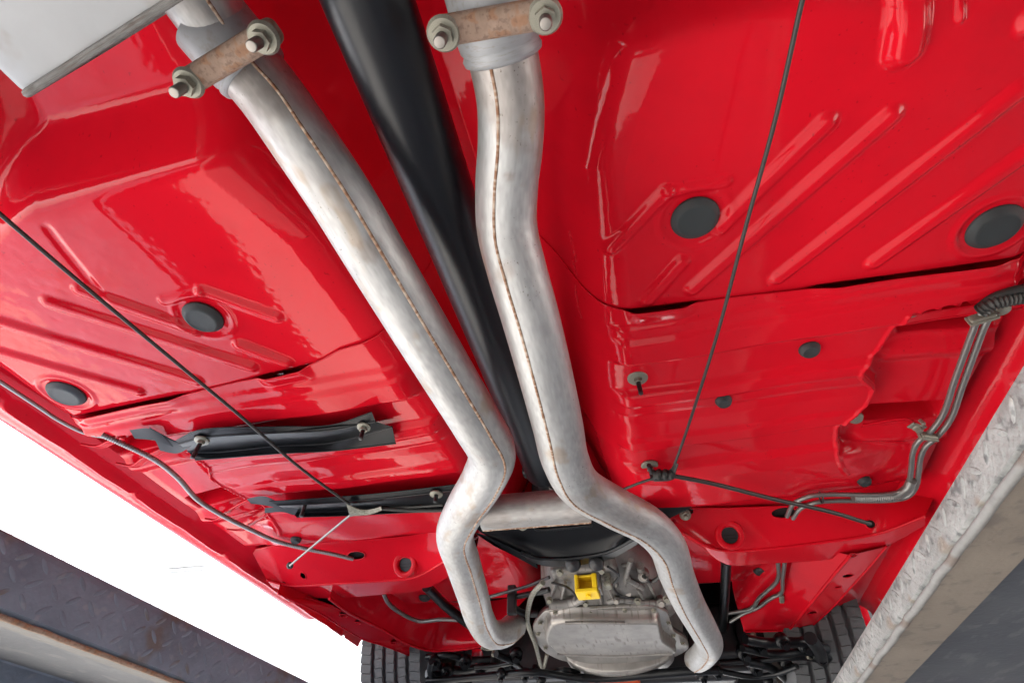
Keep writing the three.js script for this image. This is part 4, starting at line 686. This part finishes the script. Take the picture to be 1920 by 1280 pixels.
{
  const k = part('front_subframe', [box(0, Y(0.50), -2.10, 0.86, 0.10, 0.14, 0.02), box(-0.38, Y(0.56), -2.02, 0.12, 0.16, 0.22, 0.02), box(0.38, Y(0.56), -2.02, 0.12, 0.16, 0.22, 0.02)], M.black, car, 'black steel subframe and steering gear below the engine');
  part('engine_block', box(TX, Y(0.72), -2.12, 0.42, 0.40, 0.5, 0.03), M.black, car);
  part('firewall_sky_blocker', [box(0, Y(1.0), -1.78, 1.5, 0.7, 0.01, 0), box(0, Y(0.86), -2.38, 1.5, 0.9, 0.02, 0)], M.black, car);  // black plates added to stop sky light leaking through the engine bay
  part('sump', box(P(1150, 1278, 0.435).x, Y(0.437), P(1150, 1278, 0.435).z - 0.05, 0.16, 0.03, 0.06, 0.008), M.orange, car, 'orange painted engine sump');
  const rod = (list, h, r, n = 'steering_link') => part(n, tube(L(list, h), r, 50, 12), M.blackGloss, k);
  rod([[800, 1276], [850, 1273], [930, 1266], [1000, 1260], [1060, 1268], [1090, 1272]], 0.42, 0.010); rod([[1060, 1270], [1130, 1271], [1220, 1264], [1300, 1257], [1345, 1256]], 0.425, 0.0125); rod([[1345, 1256], [1370, 1262], [1410, 1268], [1450, 1264], [1495, 1249]], 0.43, 0.008); rod([[1350, 1242], [1420, 1238], [1500, 1232], [1540, 1238]], 0.45, 0.008);
  rod([[890, 1250], [930, 1248], [960, 1242]], 0.45, 0.007); rod([[808, 1240], [806, 1262], [815, 1272]], 0.43, 0.008);
  for (const [x, y, h] of [[940, 1262, 0.42], [985, 1262, 0.425], [1005, 1256, 0.43], [1015, 1272, 0.42], [1318, 1266, 0.425], [1345, 1258, 0.43], [1440, 1275, 0.43], [1500, 1255, 0.44]]) { const o = P(x, y, h); part('ball_joint', [frame(lathe([[0, 0.016], [0.010, 0.015], [0.014, 0.008], [0.015, 0], [0.010, -0.012], [0, -0.014]], 18), o, V(0.1, -1, 0.3)), frame(hexNut(0.014, 0.008), o.clone().add(V(0, -0.014, 0.004)), V(0.1, -1, 0.3))], M.blackGloss, k); }
  part('dark_backfill', box(0.02, Y(0.53), -1.96, 1.0, 0.16, 0.05, 0.01), M.black, k);  // black box added to fill in the darkness behind the links
  for (const q of [[[[1398, 1198], [1440, 1205], [1500, 1204], [1550, 1216]], 0.47, 0.013], [[[1392, 1215], [1450, 1226], [1520, 1222], [1570, 1240]], 0.455, 0.010], [[[1400, 1240], [1440, 1250], [1470, 1270], [1480, 1290]], 0.44, 0.012], [[[1520, 1196], [1536, 1220], [1545, 1250], [1560, 1290]], 0.45, 0.016], [[[800, 1232], [840, 1228], [880, 1236], [920, 1236]], 0.48, 0.010], [[[812, 1246], [850, 1256], [900, 1252], [960, 1246]], 0.46, 0.012], [[[930, 1226], [960, 1240], [985, 1262]], 0.455, 0.009], [[[800, 1262], [830, 1268], [880, 1282]], 0.44, 0.012], [[[1030, 1262], [1060, 1256], [1085, 1262]], 0.44, 0.009]]) rod(q[0], q[1], q[2], 'suspension_link');
  for (const [x, y, h] of [[815, 1245, 0.455], [838, 1262, 0.44], [872, 1244, 0.46], [902, 1262, 0.445], [950, 1246, 0.455], [968, 1232, 0.46], [1398, 1228, 0.455], [1428, 1216, 0.46], [1470, 1206, 0.465], [1512, 1214, 0.46], [1538, 1232, 0.45], [1478, 1246, 0.445], [1420, 1256, 0.44]]) { const o = P(x, y, h); part('suspension_bolt', [frame(hexNut(0.018, 0.012, [0.014, 0.004]), o, V(0.2, -0.8, 0.6)), frame(lathe([[0, 0], [0.018, 0], [0.02, -0.02], [0, -0.03]], 16), o, V(0.2, -0.8, 0.6))], M.blackGloss, k); }
  part('spring_clip', tube(L([[1515, 1232], [1528, 1237], [1542, 1238], [1550, 1246]], 0.448), 0.004, 20, 8), M.zinc, k);
  part('bracket', loft([L([[885, 1218], [900, 1216], [906, 1226]], 0.50), L([[884, 1240], [894, 1244], [903, 1232]], 0.49)], 12, 6), M.red, k); part('line_fitting', [frame(hexNut(0.012, 0.014), P(926, 1221, 0.49), V(0, -1, 0.5)), tube(L([[903, 1214], [915, 1217], [930, 1214]], 0.49), 0.0045, 12, 8)], M.zinc, k);
  part('bracket', frame(new RoundedBoxGeometry(0.014, 0.014, 0.012, 2, 0.003), P(1413, 1191, 0.5), V(0, -1, 0.3)), M.zinc, k);
}
{ // body above: closed shell that carries the floor and keeps the daylight out
  const side = s => { const sh = new THREE.Shape(); const y = h => Y(h);
    sh.moveTo(2.6, y(0.62)); sh.lineTo(1.95, y(0.62)); sh.absarc(1.55, y(0.63), 0.38, 0, Math.PI, false); sh.lineTo(1.15, y(0.66)); sh.lineTo(-1.62, y(0.66)); sh.lineTo(-1.68, y(0.72)); sh.absarc(-2.085, y(0.63), 0.40, 0.05, Math.PI - 0.02, false); sh.lineTo(-3.0, y(0.62)); sh.lineTo(-3.05, y(1.05)); sh.lineTo(-1.3, y(1.18)); sh.lineTo(-0.6, y(1.6)); sh.lineTo(0.9, y(1.6)); sh.lineTo(1.7, y(1.2)); sh.lineTo(2.6, y(1.15)); sh.closePath();
    const g = new THREE.ExtrudeGeometry(sh, { depth: 0.03, bevelEnabled: true, bevelSize: 0.006, bevelThickness: 0.006, bevelSegments: 2, curveSegments: 20 }); g.rotateY(-Math.PI / 2); g.translate(s > 0 ? 0.985 : -0.955, 0, 0); return boxUV(toCreasedNormals(g, 0.6)); };
  part('body_side', side(-1), M.red, car); part('body_side', side(1), M.red, car);
  const top = [[2.6, 0.62], [2.62, 1.14], [1.7, 1.19], [0.9, 1.59], [-0.6, 1.59], [-1.3, 1.17], [-3.04, 1.04], [-3.02, 0.62]].map(p => [-p[0], Y(p[1])]);
  const tg = extrudeProfile(top, -0.955, 0.955, 1); tg.rotateY(Math.PI / 2); part('body_top', toCreasedNormals(tg, 0.4), M.red, car);
  part('boot_floor', box(0, Y(0.80), 1.48, 1.86, 0.006, 2.26, 0), M.red, car);
  part('lower_valance', box(0, Y(0.62), -2.75, 1.86, 0.006, 0.55, 0), M.red, car);
}
//@@END
renderer.render(scene, camera);
